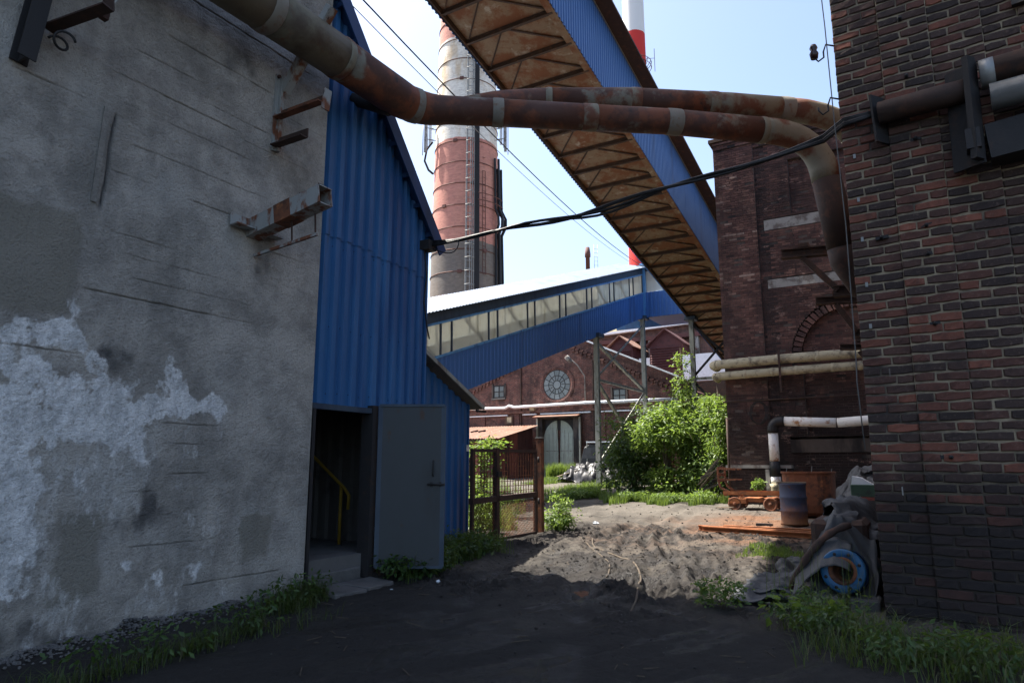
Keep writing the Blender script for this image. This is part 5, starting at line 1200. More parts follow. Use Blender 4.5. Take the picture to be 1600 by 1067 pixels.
for x in (CX0 + .04, CX1 - .04):
    mb = MB(); mb.bar((x, CY1 + .06, Zb + .74), (x, CY1 - .42, Zb + .72), .05, .05); mb.bar((x, CY1 + .06, Zb + .42), (x, CY1 - .42, Zb + .42), .04, .04); part('rack_arm', mb, m_rust, ct)
    mb = MB(); mb.bar((x, CY0 + .05, Zb - .02), (x, CY0 - .25, Zb + .22), .06, .05, (1, 0, 0)); part('handle_arm', mb, m_rust, ct)
mb = MB(); mb.box(CX0 + .1, CX1 - .1, CY0 + .2, CY1 - .45, Zb - .2, Zb - .08); part('chassis', mb, m_rustor, ct, .01)
mb = MB(); mb.box(CX0 - .05, CX0 + .12, -1.95, -1.45, Zb - .24, Zb - .1); part('step_box', mb, m_rustor, ct, .008)
for y in (-1.62, -2.6):
    mb = MB(); mb.tube([(CX0 - .02, y, gzc + .17), (CX1 + .02, y, gzc + .17)], .03, 8); part('axle', mb, m_rust, ct)
    for x, s_ in ((CX0, -1), (CX1, 1)):
        mb = MB(); mb.lathe((x, y, gzc + .17), [(0, -.05), (.05, -.05), (.06, -.03), (.13, -.025), (.15, -.05), (.19, -.05), (.19, .05), (.15, .05), (.13, .02), (.05, .02), (.0, .05)], 20, (1, 0, 0)); part('wheel', mb, m_rust, ct)
mb = MB(); mb.bar((CX0 - .1, CY1 + .1, gzc + .05), (CX0 - .2, CY1 - .35, gzc + .07), .2, .03); single('scrap_plank', mb, m_wood, 'dark scrap plank on the ground at the cart end', 'plank', (14.6, -1.3, gzc))

bz_ = gz(11.15, -3.75)
t = thing('steel_drum', 'open blue steel drum rusting orange towards the base', 'drum', (11.15, -3.75, bz_))
def drum_mat():
    s = NT('rusting_drum'); v = s.vec(); z = s.n('ShaderNodeSeparateXYZ'); s.put(z.inputs[0], s.geo.outputs['Position'])
    f = s.mr(s.math('ADD', z.outputs[2], s.math('MULTIPLY', s.noise(v, 3.5, 6, .65), -.9)), bz_ - .42, bz_ + .1)
    bl = s.mix(s.noise(v, 5, 5), (.03, .045, .085), (.06, .08, .14)); ru = s.mix(s.noise(v, 9, 6), (.1, .042, .022), (.25, .11, .045))
    col = s.mix(f, ru, bl); col = s.mix(s.mr(s.noise(v, 6, 6, .7), .58, .68), col, (.1, .04, .025)); s.bump(s.noise(v, 40, 5), .3, .006); return s.done(col, .7)
m_drum = drum_mat()
mb = MB(); pr_ = [(0, .02), (.285, .02), (.3, .0), (.3, .04), (.285, .06), (.285, .28), (.297, .3), (.297, .33), (.285, .35), (.285, .58), (.297, .6), (.297, .63), (.285, .65), (.285, .88), (.3, .9), (.3, .93), (.275, .93), (.275, .1), (0, .1)]
mb.lathe((11.15, -3.75, bz_), pr_, 32); part('shell', mb, m_drum, t)
mb = MB(); mb.bar((11.1, -3.42, bz_ + .945), (11.2, -4.05, bz_ + .945), .28, .025); mb2 = part('lid_board', mb, m_wood, t)
tz = gl(13.6, -3.8)
t = thing('rusty_tank', 'open rusty sheet tank standing behind the blue drum', 'tank', (13.6, -3.8, tz))
mb = MB(); n = 28; ring = lambda s_, h: [(13.7 + .62 * s_ * math.copysign(abs(math.cos(a)) ** .55, math.cos(a)), -3.78 + .62 * s_ * math.copysign(abs(math.sin(a)) ** .55, math.sin(a)), tz + h) for a in [2 * math.pi * k / n for k in range(n)]]
rows = [ring(.0, .03), ring(.72, .03), ring(.9, .12), ring(.97, .3), ring(1, .6), ring(1.0, 1.1), ring(1.05, 1.1), ring(1.05, 1.14), ring(.95, 1.14), ring(.94, .3), ring(0, .28)]
for r_ in rows: r_.append(r_[0])
mb.sheet(rows, False); part('shell', mb, m_rust, t)
for a, h in ((2.2, .12), (3.4, .16), (4.4, .1)):
    mb = MB(); c = (13.7 + .6 * math.cos(a), -3.78 + .6 * math.sin(a), tz + 1.12); mb.bar(c, (c[0], c[1] - .02, c[2] + h), .025, .012); part('lug', mb, m_galv, t)
mb = MB(); mb.bar((13.1, -3.5, tz + .9), (13.1, -4.0, tz + .9), .03, .03); part('seam_bar', mb, m_rust, t)
for k, (p, q, zz) in enumerate((((9.0, -2.15), (8.9, -5.3), .05), ((8.72, -2.3), (8.55, -5.3), .04), ((9.3, -2.6), (9.3, -5.4), .03))):
    mb = MB(); mb.ibeam((p[0], p[1], gz(*p) + zz + .02), (q[0], q[1], gz(*q) + zz + .03), .12, .1, .02); single('steel_bar', mb, m_rustor, ('long rusty channel bar lying flat before the drum, middle of three', 'long rusty channel bar lying nearest the churned mud', 'rusty channel bar lying closest to the blue drum')[k], 'steel bar', (p[0], p[1], gz(*p)), 'rusty bars on the ground')
mb = MB(); mb.box(10.6, 10.72, -3.35, -3.0, gz(10.6, -3.2) + .0, gz(10.6, -3.2) + .05); single('scrap_plank', mb, m_dark, 'short dark scrap piece on the rusty dirt by the drum', 'plank', (10.6, -3.2, .3))

# ================================================================== TARPAULINS AND THE MACHINE
def drape(name, label, x0, x1, y0, y1, fz, m, cat='tarpaulin', res=.035, fold=.03, hole=None, fs=5.0, seed=0, parent=None):
    nx_, ny_ = int((x1 - x0) / res), int((y1 - y0) / res)
    xx, yy = np.meshgrid(np.linspace(x0, x1, nx_), np.linspace(y0, y1, ny_), indexing='ij')
    z = fz(xx, yy)
    fo = np.abs(fbm(xx * fs + seed, yy * fs * .6 + 3 * seed, 4, .55)) * fold + fold * .6 * fbm(xx * fs * .4 + seed, yy * fs * 1.3, 3)
    z = z + fo; xx2 = xx + fold * 1.2 * fbm(xx * 3 + 50 + seed, yy * 3, 3); yy2 = yy + fold * 1.2 * fbm(xx * 3, yy * 3 + 50 + seed, 3)
    keep = np.ones_like(xx, bool) if hole is None else ~hole(xx, yy)
    mbd = MB(); ids = np.arange(nx_ * ny_).reshape(nx_, ny_)
    vs = np.stack([xx2.ravel(), yy2.ravel(), z.ravel()], -1).tolist(); fs_ = []
    for i in range(nx_ - 1):
        for j in range(ny_ - 1):
            if keep[i, j] and keep[i + 1, j] and keep[i, j + 1] and keep[i + 1, j + 1]: fs_.append((ids[i, j], ids[i + 1, j], ids[i + 1, j + 1], ids[i, j + 1]))
    mbd.add(vs, fs_, True)
    if parent: o = part(name, mbd, m, parent)
    else: o = single(name, mbd, m, label, cat, ((x0 + x1) / 2, (y0 + y1) / 2, gl((x0 + x1) / 2, (y0 + y1) / 2)))
    so = o.modifiers.new('thickness', 'SOLIDIFY'); so.thickness = .006; return o
def bumpf(cx, cy, rx, ry, p=2.0): return lambda x, y: np.clip(1 - (np.abs((x - cx) / rx) ** p + np.abs((y - cy) / ry) ** p), 0, 1)
GNP = lambda x, y: .018 * (8.35 + .8616 * x + .5075 * y)
vz = gz(2.6, -5.5)
mc = thing('valve_machine', 'big valve with bright blue bolted flange half under a tarp at the brick corner', 'machine', (2.6, -5.52, vz))
FC = Vector((2.45, -5.52, vz + .36)); fa = Vector((-1, .12, .12)).normalized()
mb = MB(); mb.lathe(FC, [(.1, -.12), (.12, .0), (.128, .028), (.215, .03), (.228, .02), (.228, -.05), (.17, -.06), (.16, -.5), (.22, -.7), (.22, -1.2), (0, -1.2)], 32, fa); part('flange_body', mb, m_flange, mc)
mb = MB(); mb.lathe(FC, [(.0, -.3), (.085, -.28), (.1, -.02), (.108, .031), (.142, .034), (.145, .029)], 28, fa); part('rusty_bore', mb, m_rust, mc)
u_ = fa.orthogonal().normalized(); v_ = fa.cross(u_)
for k in range(8):
    a = math.pi * (k + .5) / 4; mb = MB(); mb.lathe(FC + (u_ * math.cos(a) + v_ * math.sin(a)) * .183, [(.018, .031), (.018, .034), (0, .034)], 8, fa); part('bolt_hole', mb, m_dark, mc)
mb = MB(); mb.lathe(FC, [(.24, -.07), (.24, -.14), (.16, -.14)], 28, fa); part('back_flange', mb, m_bluedk, mc)
mb = MB(); mb.box(3.0, 4.3, -5.75, -5.15, vz, vz + .85); part('housing', mb, m_rustdk, mc, .05)
for y in (-5.3, -5.68):
    mb = MB(); mb.box(2.35, 2.75, y - .17, y + .12, vz - .12, vz + .1); single('concrete_block', mb, m_slab, ('rough concrete block under the flange, nearer the track', 'rough concrete block under the flange, against the brick corner')[y < -5.5], 'block', (2.5, y, vz), 'blocks under the flange', bevel=.02)
def ft(x, y):
    w_ = sstep(-4.75, -5.4, y) * sstep(2.4, 3.0, x) * sstep(5.3, 4.3, x)
    top = .84 + .1 * sstep(3, 3.8, x) - .55 * sstep(3.1, 2.45, x) - .25 * sstep(-5.55, -5.85, y)
    return GNP(x, y) + .03 + top * w_ ** .8
drape('machine_tarp', 'grey weathered tarpaulin slumped over the valve machine at the brick corner', 2.5, 5.2, -5.86, -4.5, ft, m_tarp, fold=.085, fs=4.0, res=.025, hole=lambda x, y: ((x - 3.55) / .2) ** 2 + ((y + 5.2) / .11) ** 2 < 1)
mb = MB(); mb.tube(arcpts((2.62, -4.95, vz + .1), (2.5, -5.25, vz + .75), (2.75, -5.6, vz + .82), 10), [.035 + .012 * (k % 2) for k in range(11)], 8); single('rusty_chain_cover', mb, m_rustdk, 'knobbly rusty edge strip across the tarp front', 'strip', (2.6, -5.2, vz))
drape('tarp_flap', 'loose grey tarp flap hanging over the blue flange', 2.36, 2.85, -5.6, -5.0, lambda x, y: vz + .66 - .9 * np.clip(2.62 - x, 0, 1) - .75 * np.clip(y + 5.3, 0, 1) - .3 * np.abs(y + 5.45), m_tarp, fold=.025, res=.02, seed=4)
drape('ground_tarp', 'crumpled grey sheet lying flat on the dirt beside the machine', 2.05, 4.4, -5.1, -4.4, lambda x, y: GNP(x, y) + .045 + .06 * np.clip(fbm(x * 2.5, y * 2.5, 3), 0, 1), m_tarp, fold=.05, hole=lambda x, y: (fbm(x * 1.2 + 7, y * 1.2, 3) * .35 + np.hypot((x - 3.1) / 1.5, (y + 4.75) / .5)) > .95, seed=9)
drape('heap_tarp', 'dark grey tarp thrown over a heap behind the tank', 11.2, 13.6, -6.2, -4.6, lambda x, y: GNP(x, y) + .05 + 1.15 * np.clip(1 - ((x - 12.3) / 1.15) ** 2 - ((y + 5.3) / .75) ** 2, 0, 1) ** .5, m_tarp, fold=.12, seed=14)
tb = thing('red_table', 'rusty red welded table beside the brick corner', 'table', (9.6, -5.35, .25)); zt2 = 1.02
mb = MB(); mb.box(9.3, 10.1, -5.8, -5.05, zt2 - .06, zt2); part('top', mb, m_redpaint, tb)
for x in (9.33, 10.05):
    for y in (-5.77, -5.09):
        mb = MB(); mb.box(x - .03, x + .03, y - .03, y + .03, gl(x, y), zt2 - .05); part('leg', mb, m_redpaint, tb)
t = thing('green_box', 'dark green metal box standing on the red table', 'box', (9.6, -5.4, zt2))
mb = MB(); mb.box(9.35, 9.95, -5.75, -5.1, zt2, zt2 + .24); part('body', mb, m_green, t, .012)
mb = MB(); mb.prism([(9.4, -5.12, zt2 + .24), (9.4, -5.5, zt2 + .24), (9.4, -5.3, zt2 + .37), (9.4, -5.14, zt2 + .4)], (.4, 0, 0)); single('folded_sheet', mb, m_wpanel, 'pale folded sheet lying on top of the green box', 'sheet', (9.5, -5.3, zt2 + .24))
mb = MB(); mb.lathe((8.6, -5.72, gl(8.6, -5.7)), [(0, 0), (.14, 0), (.15, .3), (.1, .36), (.04, .4), (0, .4)], 14); single('yellow_can', mb, m_yellow, 'yellow can on the ground under the red table', 'can', (8.6, -5.7, .25))
mb = MB(); mb.tube([(6.2, -5.85, .3), (6.2, -5.8, 1.2), (6.3, -5.85, 1.9), (6.6, -5.95, 2.05)], .05, 8); single('hose', mb, m_black, 'black hose hanging down the hidden side of the brick corner', 'hose', (6.2, -5.8, .3))
# hoses half buried in the mud
def hose_pts(pts, up_):
    P = [Vector((*p, 0)) for p in pts]; S = []
    for i in range(len(P) - 1):
        a, b = P[max(i - 1, 0)], P[i]; c, d = P[i + 1], P[min(i + 2, len(P) - 1)]
        for t in np.linspace(0, 1, 9)[:-1]: S.append(.5 * ((2 * b) + (c - a) * t + (2 * a - 5 * b + 4 * c - d) * t * t + (3 * b - a - 3 * c + d) * t ** 3))
    zz = [max(gz(p.x + ox, p.y + oy) for ox, oy in ((0, 0), (.03, 0), (-.03, 0), (0, .03), (0, -.03))) for p in S]
    zz = np.convolve(np.pad(zz, 3, 'edge'), np.ones(7) / 7, 'valid')
    return [(p.x, p.y, z + up_) for p, z in zip(S, zz)]
mb = MB(); mb.tube(hose_pts([(6.6, -.75), (5.6, -1.25), (4.7, -2.05), (4.1, -2.52), (3.3, -2.92), (2.6, -3.15), (1.8, -3.42), (1.0, -3.64)], -.002), .014, 7); single('mud_hose', mb, m_bark, 'pale half buried hose curving through the churned mud', 'hose', (4, -2.5, .2))
mb = MB(); mb.tube(hose_pts([(6.8, -.35), (5.78, -1.04), (4.9, -1.6), (3.95, -2.18), (3.2, -2.5), (2.72, -2.65)], -.004), .011, 7); single('mud_hose', mb, m_bark, 'thinner pale hose lying beside the muddy puddle', 'hose', (4, -2, .2))
mb = MB(); mb.tube([(2.1 + .28 * math.cos(a), -4.92 + .16 * math.sin(a), gz(2.1, -4.9) + .06) for a in np.linspace(2.6, 6.6, 16)], .028, 8); single('rubber_hose', mb, m_black, 'black curled rubber hose end on the dirt by the grey sheet', 'hose', (2.1, -4.9, .15))

# covered truck body and scrap by the hall
gt_ = gl(30.5, 9.6)
tr = thing('wrecked_vehicle', 'derelict vehicle cab with torn black tarp beside the trestle leg', 'vehicle', (30.5, 9.5, gt_))
mb = MB(); mb.prism([(30, 10.5, gt_ + .5), (30, 10.1, gt_ + 1.9), (30, 9.7, gt_ + 2.1), (30, 7.6, gt_ + 2.1), (30, 7.6, gt_ + .5)], (2.2, 0, 0)); part('cab', mb, m_tarpdk, tr, .06)
mb = MB(); mb.prism([(29.97, 10.25, gt_ + 1.25), (29.97, 9.95, gt_ + 1.85), (29.97, 8.9, gt_ + 1.95), (29.97, 9.1, gt_ + 1.3)], (.02, 0, 0)); part('windscreen', mb, m_tarp, tr)
for a, b in (((30, 10.35, gt_ + .5), (30, 10.35, gt_ + 2.3)), ((30, 9.9, gt_ + .6), (30, 9.9, gt_ + 2.25))):
    mb = MB(); mb.bar(a, b, .05, .05); part('stanchion', mb, m_legs, tr)
mb = MB(); mb.box(29.9, 31.8, 7.6, 9.9, gt_ + 2.15, gt_ + 2.22); part('roof_rack', mb, m_wpanel, tr)
drape('scrap_tarp', 'torn black tarp over a scrap heap before the wrecked cab', 28.2, 30.2, 7.6, 11.2, lambda x, y: GNP(x, y) + .9 * np.clip(1 - ((x - 29.3) / 1.0) ** 2 - ((y - 9.3) / 1.8) ** 2, 0, 1) ** .5 + .25 * np.clip(fbm(x * 2, y * 2, 3), 0, 1), m_tarpdk, fold=.13, res=.06, seed=21, fs=3.5)
for k in range(5):
    y = 10.6 - .3 * k; mb = MB(); mb.bar((28.4 + .1 * k, y + .4, GNP(28.4, y) + .3 + .1 * k), (29.6, y - .7, GNP(29, y) + .75 + .08 * k), .22, .03); single('scrap_board', mb, m_bark if k % 2 else m_wood, ('lowest grey scrap board leaning on the black heap', 'second scrap board up the black heap', 'middle scrap board on the black heap', 'fourth scrap board up the black heap', 'topmost scrap board on the black heap')[k], 'board', (29, y, .8), 'scrap boards')

# ================================================================== PLANTS
def leaf_mesh(name, P, Nn, U, size, tint, m, aspect=.6):
    """one folded leaf of four corners at each point"""
    n = len(P); S = size[:, None]; V_ = np.cross(Nn, U); V_ /= np.linalg.norm(V_, axis=1)[:, None] + 1e-9
    U = np.cross(V_, Nn); a = P; b = P + U * S * .55 + V_ * S * aspect * .5 + Nn * S * .12; c = P + U * S; d = P + U * S * .55 - V_ * S * aspect * .5 + Nn * S * .12
    co = np.stack([a, b, c, d], 1).reshape(-1, 3)
    me = bpy.data.meshes.new(name); me.vertices.add(4 * n); me.vertices.foreach_set('co', co.ravel())
    tri = (np.arange(n)[:, None] * 4 + np.array([0, 1, 2, 0, 2, 3])[None]).ravel().astype(np.int32)
    me.loops.add(len(tri)); me.loops.foreach_set('vertex_index', tri); me.polygons.add(2 * n)
    me.polygons.foreach_set('loop_start', np.arange(0, 6 * n, 3, dtype=np.int32)); me.polygons.foreach_set('loop_total', np.full(2 * n, 3, dtype=np.int32))
    me.update(calc_edges=True); fattr(me, 'tint', np.repeat(tint, 2), 'FACE'); me.materials.append(m); return me
def unit(a): return a / (np.linalg.norm(a, axis=1)[:, None] + 1e-9)
def crown_mesh(name, blobs, n, size, m, clump=.22, up=.5, rng=RNG, droop=.3):
    Ps, Ns, Us, Ts = [], [], [], []
    tot = sum(b[1][0] * b[1][1] + b[1][1] * b[1][2] for b in blobs)
    for c, r in blobs:
        k = int(n * (r[0] * r[1] + r[1] * r[2]) / tot); nc = max(4, k // 26)
        d = unit(rng.normal(size=(nc, 3))); rad = rng.uniform(.45, 1.05, nc)[:, None]
        cc = np.array(c) + d * np.array(r) * rad; ct_ = rng.normal(.42, .24, nc)
        ci = rng.integers(0, nc, k); off = rng.normal(size=(k, 3)) * clump * np.array([1, 1, .55])
        P = cc[ci] + off; out = unit(P - np.array(c)); nr = unit(out * (1 - up) + np.array([0, 0, up]) + rng.normal(size=(k, 3)) * .45)
        u = unit(out + rng.normal(size=(k, 3)) * .7 - np.array([0, 0, droop]))
        Ps.append(P); Ns.append(nr); Us.append(u); Ts.append(np.clip(ct_[ci] + rng.normal(0, .16, k), 0, 1))
    P = np.concatenate(Ps); n_ = len(P)
    g_ = GNP(P[:, 0], P[:, 1]) + .05; P[:, 2] = np.maximum(P[:, 2], g_ + rng.uniform(0, .25, n_))
    return leaf_mesh(name, P, np.concatenate(Ns), np.concatenate(Us), size * rng.uniform(.6, 1.25, n_), np.concatenate(Ts), m, .42)
def plant(name, label, cat, base, blobs, n, size, m, stems, group=None, clump=.22, up=.5, crown='crown'):
    t = thing(name, label, cat, base, group); me = crown_mesh(crown, blobs, n, size, m, clump, up); me.transform(Matrix.Translation(Vector((-base[0], -base[1], -base[2]))))
    o = bpy.data.objects.new(crown, me); COL.objects.link(o); o.parent = t; ORG[o.name] = base
    mb = MB()
    for path, r0 in stems:
        mb.tube(path, [r0 * (1 - .8 * i / (len(path) - 1)) for i in range(len(path))], 7)
    part('trunk' if cat == 'tree' else 'stem', mb, m_bark, t); return t
def stemset(x, y, h, k, spread, r0):
    out = []; z = gl(x, y)
    for i in range(k):
        a = random.uniform(0, 6.28); s_ = random.uniform(.2, 1) * spread; hh_ = h * random.uniform(.7, 1)
        out.append(([(x, y, z - .05), (x + s_ * .3 * math.cos(a), y + s_ * .3 * math.sin(a), z + hh_ * .4), (x + s_ * .7 * math.cos(a), y + s_ * .7 * math.sin(a), z + hh_ * .75), (x + s_ * math.cos(a), y + s_ * math.sin(a), z + hh_)], r0))
    return out
B = .45
plant('dark_bush', 'tall dark green bush in the shade beside the trestle leg', 'bush', (20.3, 3.6, B), [((20.3, 3.5, 2.4), (1.3, 1.1, 1.5)), ((20.0, 4.0, 1.4), (.9, .7, .9)), ((20.6, 2.7, 3.2), (.9, .8, .9)), ((20.1, 3.0, 1.3), (1, .9, .9))], 7500, .18, m_leafdk, stemset(20.3, 3.5, 3, 7, 1.1, .05), 'bushes by the trestle')
plant('light_bush', 'sunlit light green maple-leaved bush in the middle of the thicket', 'bush', (19.2, 1.9, B), [((19.2, 1.75, 3.4), (.8, .75, .55)), ((18.8, 1.3, 2.7), (.65, .6, .6)), ((19.0, 2.35, 2.75), (.6, .5, .6)), ((19.3, .85, 2.1), (.6, .55, .6)), ((19.3, 1.6, 1.0), (.8, .9, .5)), ((18.9, .75, 1.35), (.4, .4, .4))], 5600, .2, m_leaflt, stemset(19.3, 1.7, 3.2, 6, .9, .06), 'bushes by the trestle', .2, .75)
plant('spreading_bush', 'lower green bush reaching the tall brick corner behind the cart', 'bush', (19.2, .1, B), [((19.0, .3, 1.5), (.9, .9, 1.0)), ((18.7, -.25, 1.1), (.7, .5, .7)), ((19.4, .6, 2.1), (.8, .6, .7)), ((19.2, -.35, 2.1), (.5, .35, .8))], 4600, .16, m_leaf, stemset(19, .2, 2.4, 6, .8, .035), 'bushes by the trestle')
plant('climbing_shrub', 'tall leafy shoots climbing the corner of the sooty brick building', 'shrub', (18.2, -.5, B), [((18.3, -.45, 2.6), (.3, .28, 1.1)), ((18.7, -.1, 3.6), (.28, .22, .7)), ((18.1, -.62, 3.4), (.22, .2, .8)), ((19.6, .25, 3.6), (.3, .3, .55))], 2400, .17, m_leaflt, stemset(18.4, -.4, 4, 5, .6, .03), None, .16, .6)
plant('slender_sapling', 'thin young tree rising above the bushes before the larger louvred shed', 'tree', (25, 2.8, .6), [((25, 2.72, 4.2), (.6, .5, .7)), ((25, 2.75, 5.2), (.42, .36, .6)), ((25, 2.8, 6.3), (.22, .2, .6)), ((25, 2.7, 3.2), (.8, .9, .8))], 2600, .2, m_leaflt, [([(25, 2.8, .5), (25.05, 2.78, 3), (25, 2.8, 5), (25, 2.82, 7)], .06)], None, .2)
plant('rear_tree', 'dark leafy tree behind the thicket below the trestle cap', 'tree', (26, 2.3, .6), [((26, 2.8, 3.3), (1.3, 1.6, 1.2)), ((26.5, .6, 2.8), (1, 1.4, 1.3)), ((26.5, 4.4, 2.6), (1, 1, 1.1))], 5200, .22, m_leafdk, stemset(26, 2.3, 3.5, 4, 1.2, .08), None, .3)
plant('gate_sapling', 'small pale leafed sapling showing over the wire gate', 'shrub', (9.3, 3.45, .35), [((9.3, 3.35, 2.15), (.32, .35, .2)), ((9.2, 3.6, 2.02), (.25, .25, .16)), ((9.3, 3.4, 1.6), (.22, .25, .35))], 700, .13, m_leaflt, stemset(9.3, 3.4, 1.7, 4, .25, .018), None, .12, .8)
plant('gate_weed', 'bright green weed clump at the foot of the tall gate post', 'weed', (7.55, .5, .27), [((7.5, .48, .52), (.26, .24, .26)), ((7.65, .5, .8), (.16, .16, .2)), ((7.45, .35, .4), (.2, .25, .15))], 1500, .085, m_leaflt, stemset(7.5, .5, .75, 9, .28, .006), None, .09, .5)
plant('lean_to_weed', 'leafy weed beside the blue lean-to corner behind the gate', 'weed', (6.2, 1.6, .25), [((6.2, 1.55, .9), (.25, .3, .22)), ((6.0, 1.5, .55), (.3, .3, .3)), ((6.4, 1.9, 1.1), (.25, .2, .25))], 1100, .1, m_leaflt, stemset(6.2, 1.6, .9, 7, .3, .008), None, .1, .6)
plant('door_weed', 'broad leaved weeds growing at the foot of the open steel door', 'weed', (1.5, -.35, .17), [((1.35, -.3, .3), (.28, .2, .13)), ((1.6, -.5, .24), (.25, .16, .1)), ((2.0, -.4, .22), (.35, .2, .1))], 900, .1, m_leafdk, stemset(1.5, -.4, .3, 9, .3, .006), None, .08, .8)
plant('lean_to_bush', 'low green weeds before the blue lean-to beside the gate', 'weed', (3.2, -.05, .2), [((3.0, .05, .38), (.5, .3, .2)), ((3.6, -.1, .33), (.4, .25, .16)), ((2.6, .0, .42), (.3, .2, .22)), ((4.1, .25, .3), (.3, .2, .14))], 2600, .08, m_leafdk, stemset(3.2, 0, .5, 14, .8, .006), None, .1, .6)
plant('mud_weed', 'small green weed at the shadow edge on the open mud', 'weed', (1.75, -4.35, .14), [((1.75, -4.35, .2), (.2, .2, .06)), ((1.82, -4.5, .25), (.08, .08, .1))], 420, .07, m_leaf, stemset(1.75, -4.4, .2, 6, .15, .005), None, .06, .8)
plant('burdock', 'large leaved weed in the grass at the foot of the near brick wall', 'weed', (1.05, -5.35, .12), [((1.05, -5.35, .24), (.22, .22, .05))], 60, .17, m_leaf, stemset(1.05, -5.35, .2, 5, .15, .008), None, .08, .95)
plant('cart_weed', 'single upright weed growing behind the flat cart', 'weed', (16.3, -2.0, .4), [((16.3, -2.0, 1.0), (.12, .12, .35))], 220, .12, m_leaflt, [([(16.3, -2, .35), (16.3, -2.0, 1.3)], .012)], None, .06)

def grass(name, label, pts, h, wd, m, kind='stuff', lean=.5):
    P = np.array([(a, b, gz(a, b) - .01) for a, b in pts]); n = len(P); rng = RNG
    a = rng.uniform(0, 6.283, n); dr = np.stack([np.cos(a), np.sin(a), np.zeros(n)], -1); sd_ = np.stack([-np.sin(a), np.cos(a), np.zeros(n)], -1)
    H = (h * rng.uniform(.35, 1.25, n))[:, None]; L_ = (lean * rng.uniform(.1, 1, n))[:, None]; W_ = (wd * rng.uniform(.6, 1.2, n))[:, None]; up = np.array([0, 0, 1.])
    m1 = P + up * H * .55 + dr * H * L_ * .3; tp = P + up * H * (1 - .25 * L_) + dr * H * L_
    co = np.stack([P - sd_ * W_ / 2, P + sd_ * W_ / 2, m1 + sd_ * W_ * .35, m1 - sd_ * W_ * .35, tp], 1).reshape(-1, 3)
    me = bpy.data.meshes.new(name); me.vertices.add(5 * n); me.vertices.foreach_set('co', co.ravel())
    b_ = np.arange(n)[:, None] * 5; li = np.concatenate([b_ + np.array([0, 1, 2]), b_ + np.array([0, 2, 3]), b_ + np.array([3, 2, 4])], 1).ravel().astype(np.int32)
    me.loops.add(len(li)); me.loops.foreach_set('vertex_index', li); me.polygons.add(3 * n)
    me.polygons.foreach_set('loop_start', np.arange(0, 9 * n, 3, dtype=np.int32)); me.polygons.foreach_set('loop_total', np.full(3 * n, 3, dtype=np.int32)); me.update(calc_edges=True)
    fattr(me, 'tint', np.repeat(np.clip(rng.normal(.45, .22, n), 0, 1), 3), 'FACE'); me.materials.append(m)
    o = bpy.data.objects.new(name, me); COL.objects.link(o); o.location = C0; o.rotation_euler = (0, 0, R(ANG)); ORG[o.name] = (0, 0, 0)
    return tag(o, label, None, None, kind)
def scat(n, blobs):
    out = []
    for cx, cy, rx, ry, w_ in blobs:
        for _ in range(int(n * w_)):
            a = random.uniform(0, 6.283); r = math.sqrt(random.random()) * (1 + .35 * math.sin(a * 3 + cx) + .25 * math.sin(a * 7 + cy)); out.append((cx + rx * r * math.cos(a), cy + ry * r * math.sin(a)))
    return out
grass('wall_grass', 'grass tufts along the foot of the concrete wall', scat(1, [(-2.6, -.95, .5, .14, 260), (-1.95, -.9, .3, .16, 330), (-1.4, -.85, .25, .2, 200), (-.75, -.55, .2, .14, 330), (-.45, -.4, .3, .16, 600), (-.15, -.32, .2, .14, 420), (-3.3, -1.0, .6, .15, 200), (-1.0, -1.1, .5, .15, 60)]), .2, .008, m_grassdk, lean=1.5)
grass('brick_wall_grass', 'long grass at the foot of the near brick wall', scat(1, [(1.3, -5.35, .35, .3, 230), (.75, -5.85, .45, .4, 560), (.4, -6.4, .5, .5, 560), (.3, -5.6, .4, .3, 90), (2.0, -5.35, .3, .25, 150), (.8, -6.8, .4, .4, 300)]), .27, .008, m_grassdk, lean=1.4)
grass('verge_grass', 'sunlit grass verge in front of the bushes', scat(1, [(17.2, 4.6, 2.0, .7, 3200), (16.6, 2.4, 1.4, .7, 3000), (16.4, 1.0, 1.1, .6, 2600), (17.0, -.2, 1.0, .6, 2400), (19.5, 5.6, 2, .6, 2000), (24, 7, 4, .9, 2600), (29, 11.6, 1.6, .7, 1800), (26.5, 10.8, 2.2, .5, 800)]), .27, .022, m_grass)
grass('yard_grass', 'tall grass and weeds behind the wire gate', scat(1, [(8.6, 3.4, 1.3, 1.0, 2600), (11, 5.5, 2.2, 1.2, 3000), (7.2, 1.9, .6, .5, 800), (15, 8.6, 3, 1.5, 2400), (20, 12.5, 4, 2.0, 2400)]), .5, .018, m_grass, lean=.6)
grass('hall_grass', 'bright tall grass in front of the hall door jamb', scat(1, [(31.5, 12.6, .7, .5, 1300), (32.4, 12.2, .6, .4, 700)]), .95, .035, m_grass)
grass('mud_grass', 'small patch of bright grass by the churned mud', scat(1, [(6.5, -3.95, .6, .35, 1500), (6.2, -4.3, .5, .25, 700)]), .09, .012, m_grass)
grass('straw_grass', 'thin grass growing beside the gate weed', scat(1, [(7.5, .45, .3, .3, 160), (3.3, 0, .8, .35, 700), (1.7, -.4, .5, .2, 200)]), .4, .01, m_grass)
grass('machine_grass', 'long thin stalks growing in front of the flange', scat(1, [(2.2, -5.0, .2, .3, 40), (2.25, -5.6, .2, .2, 30)]), .75, .007, m_grassdk, lean=.5)

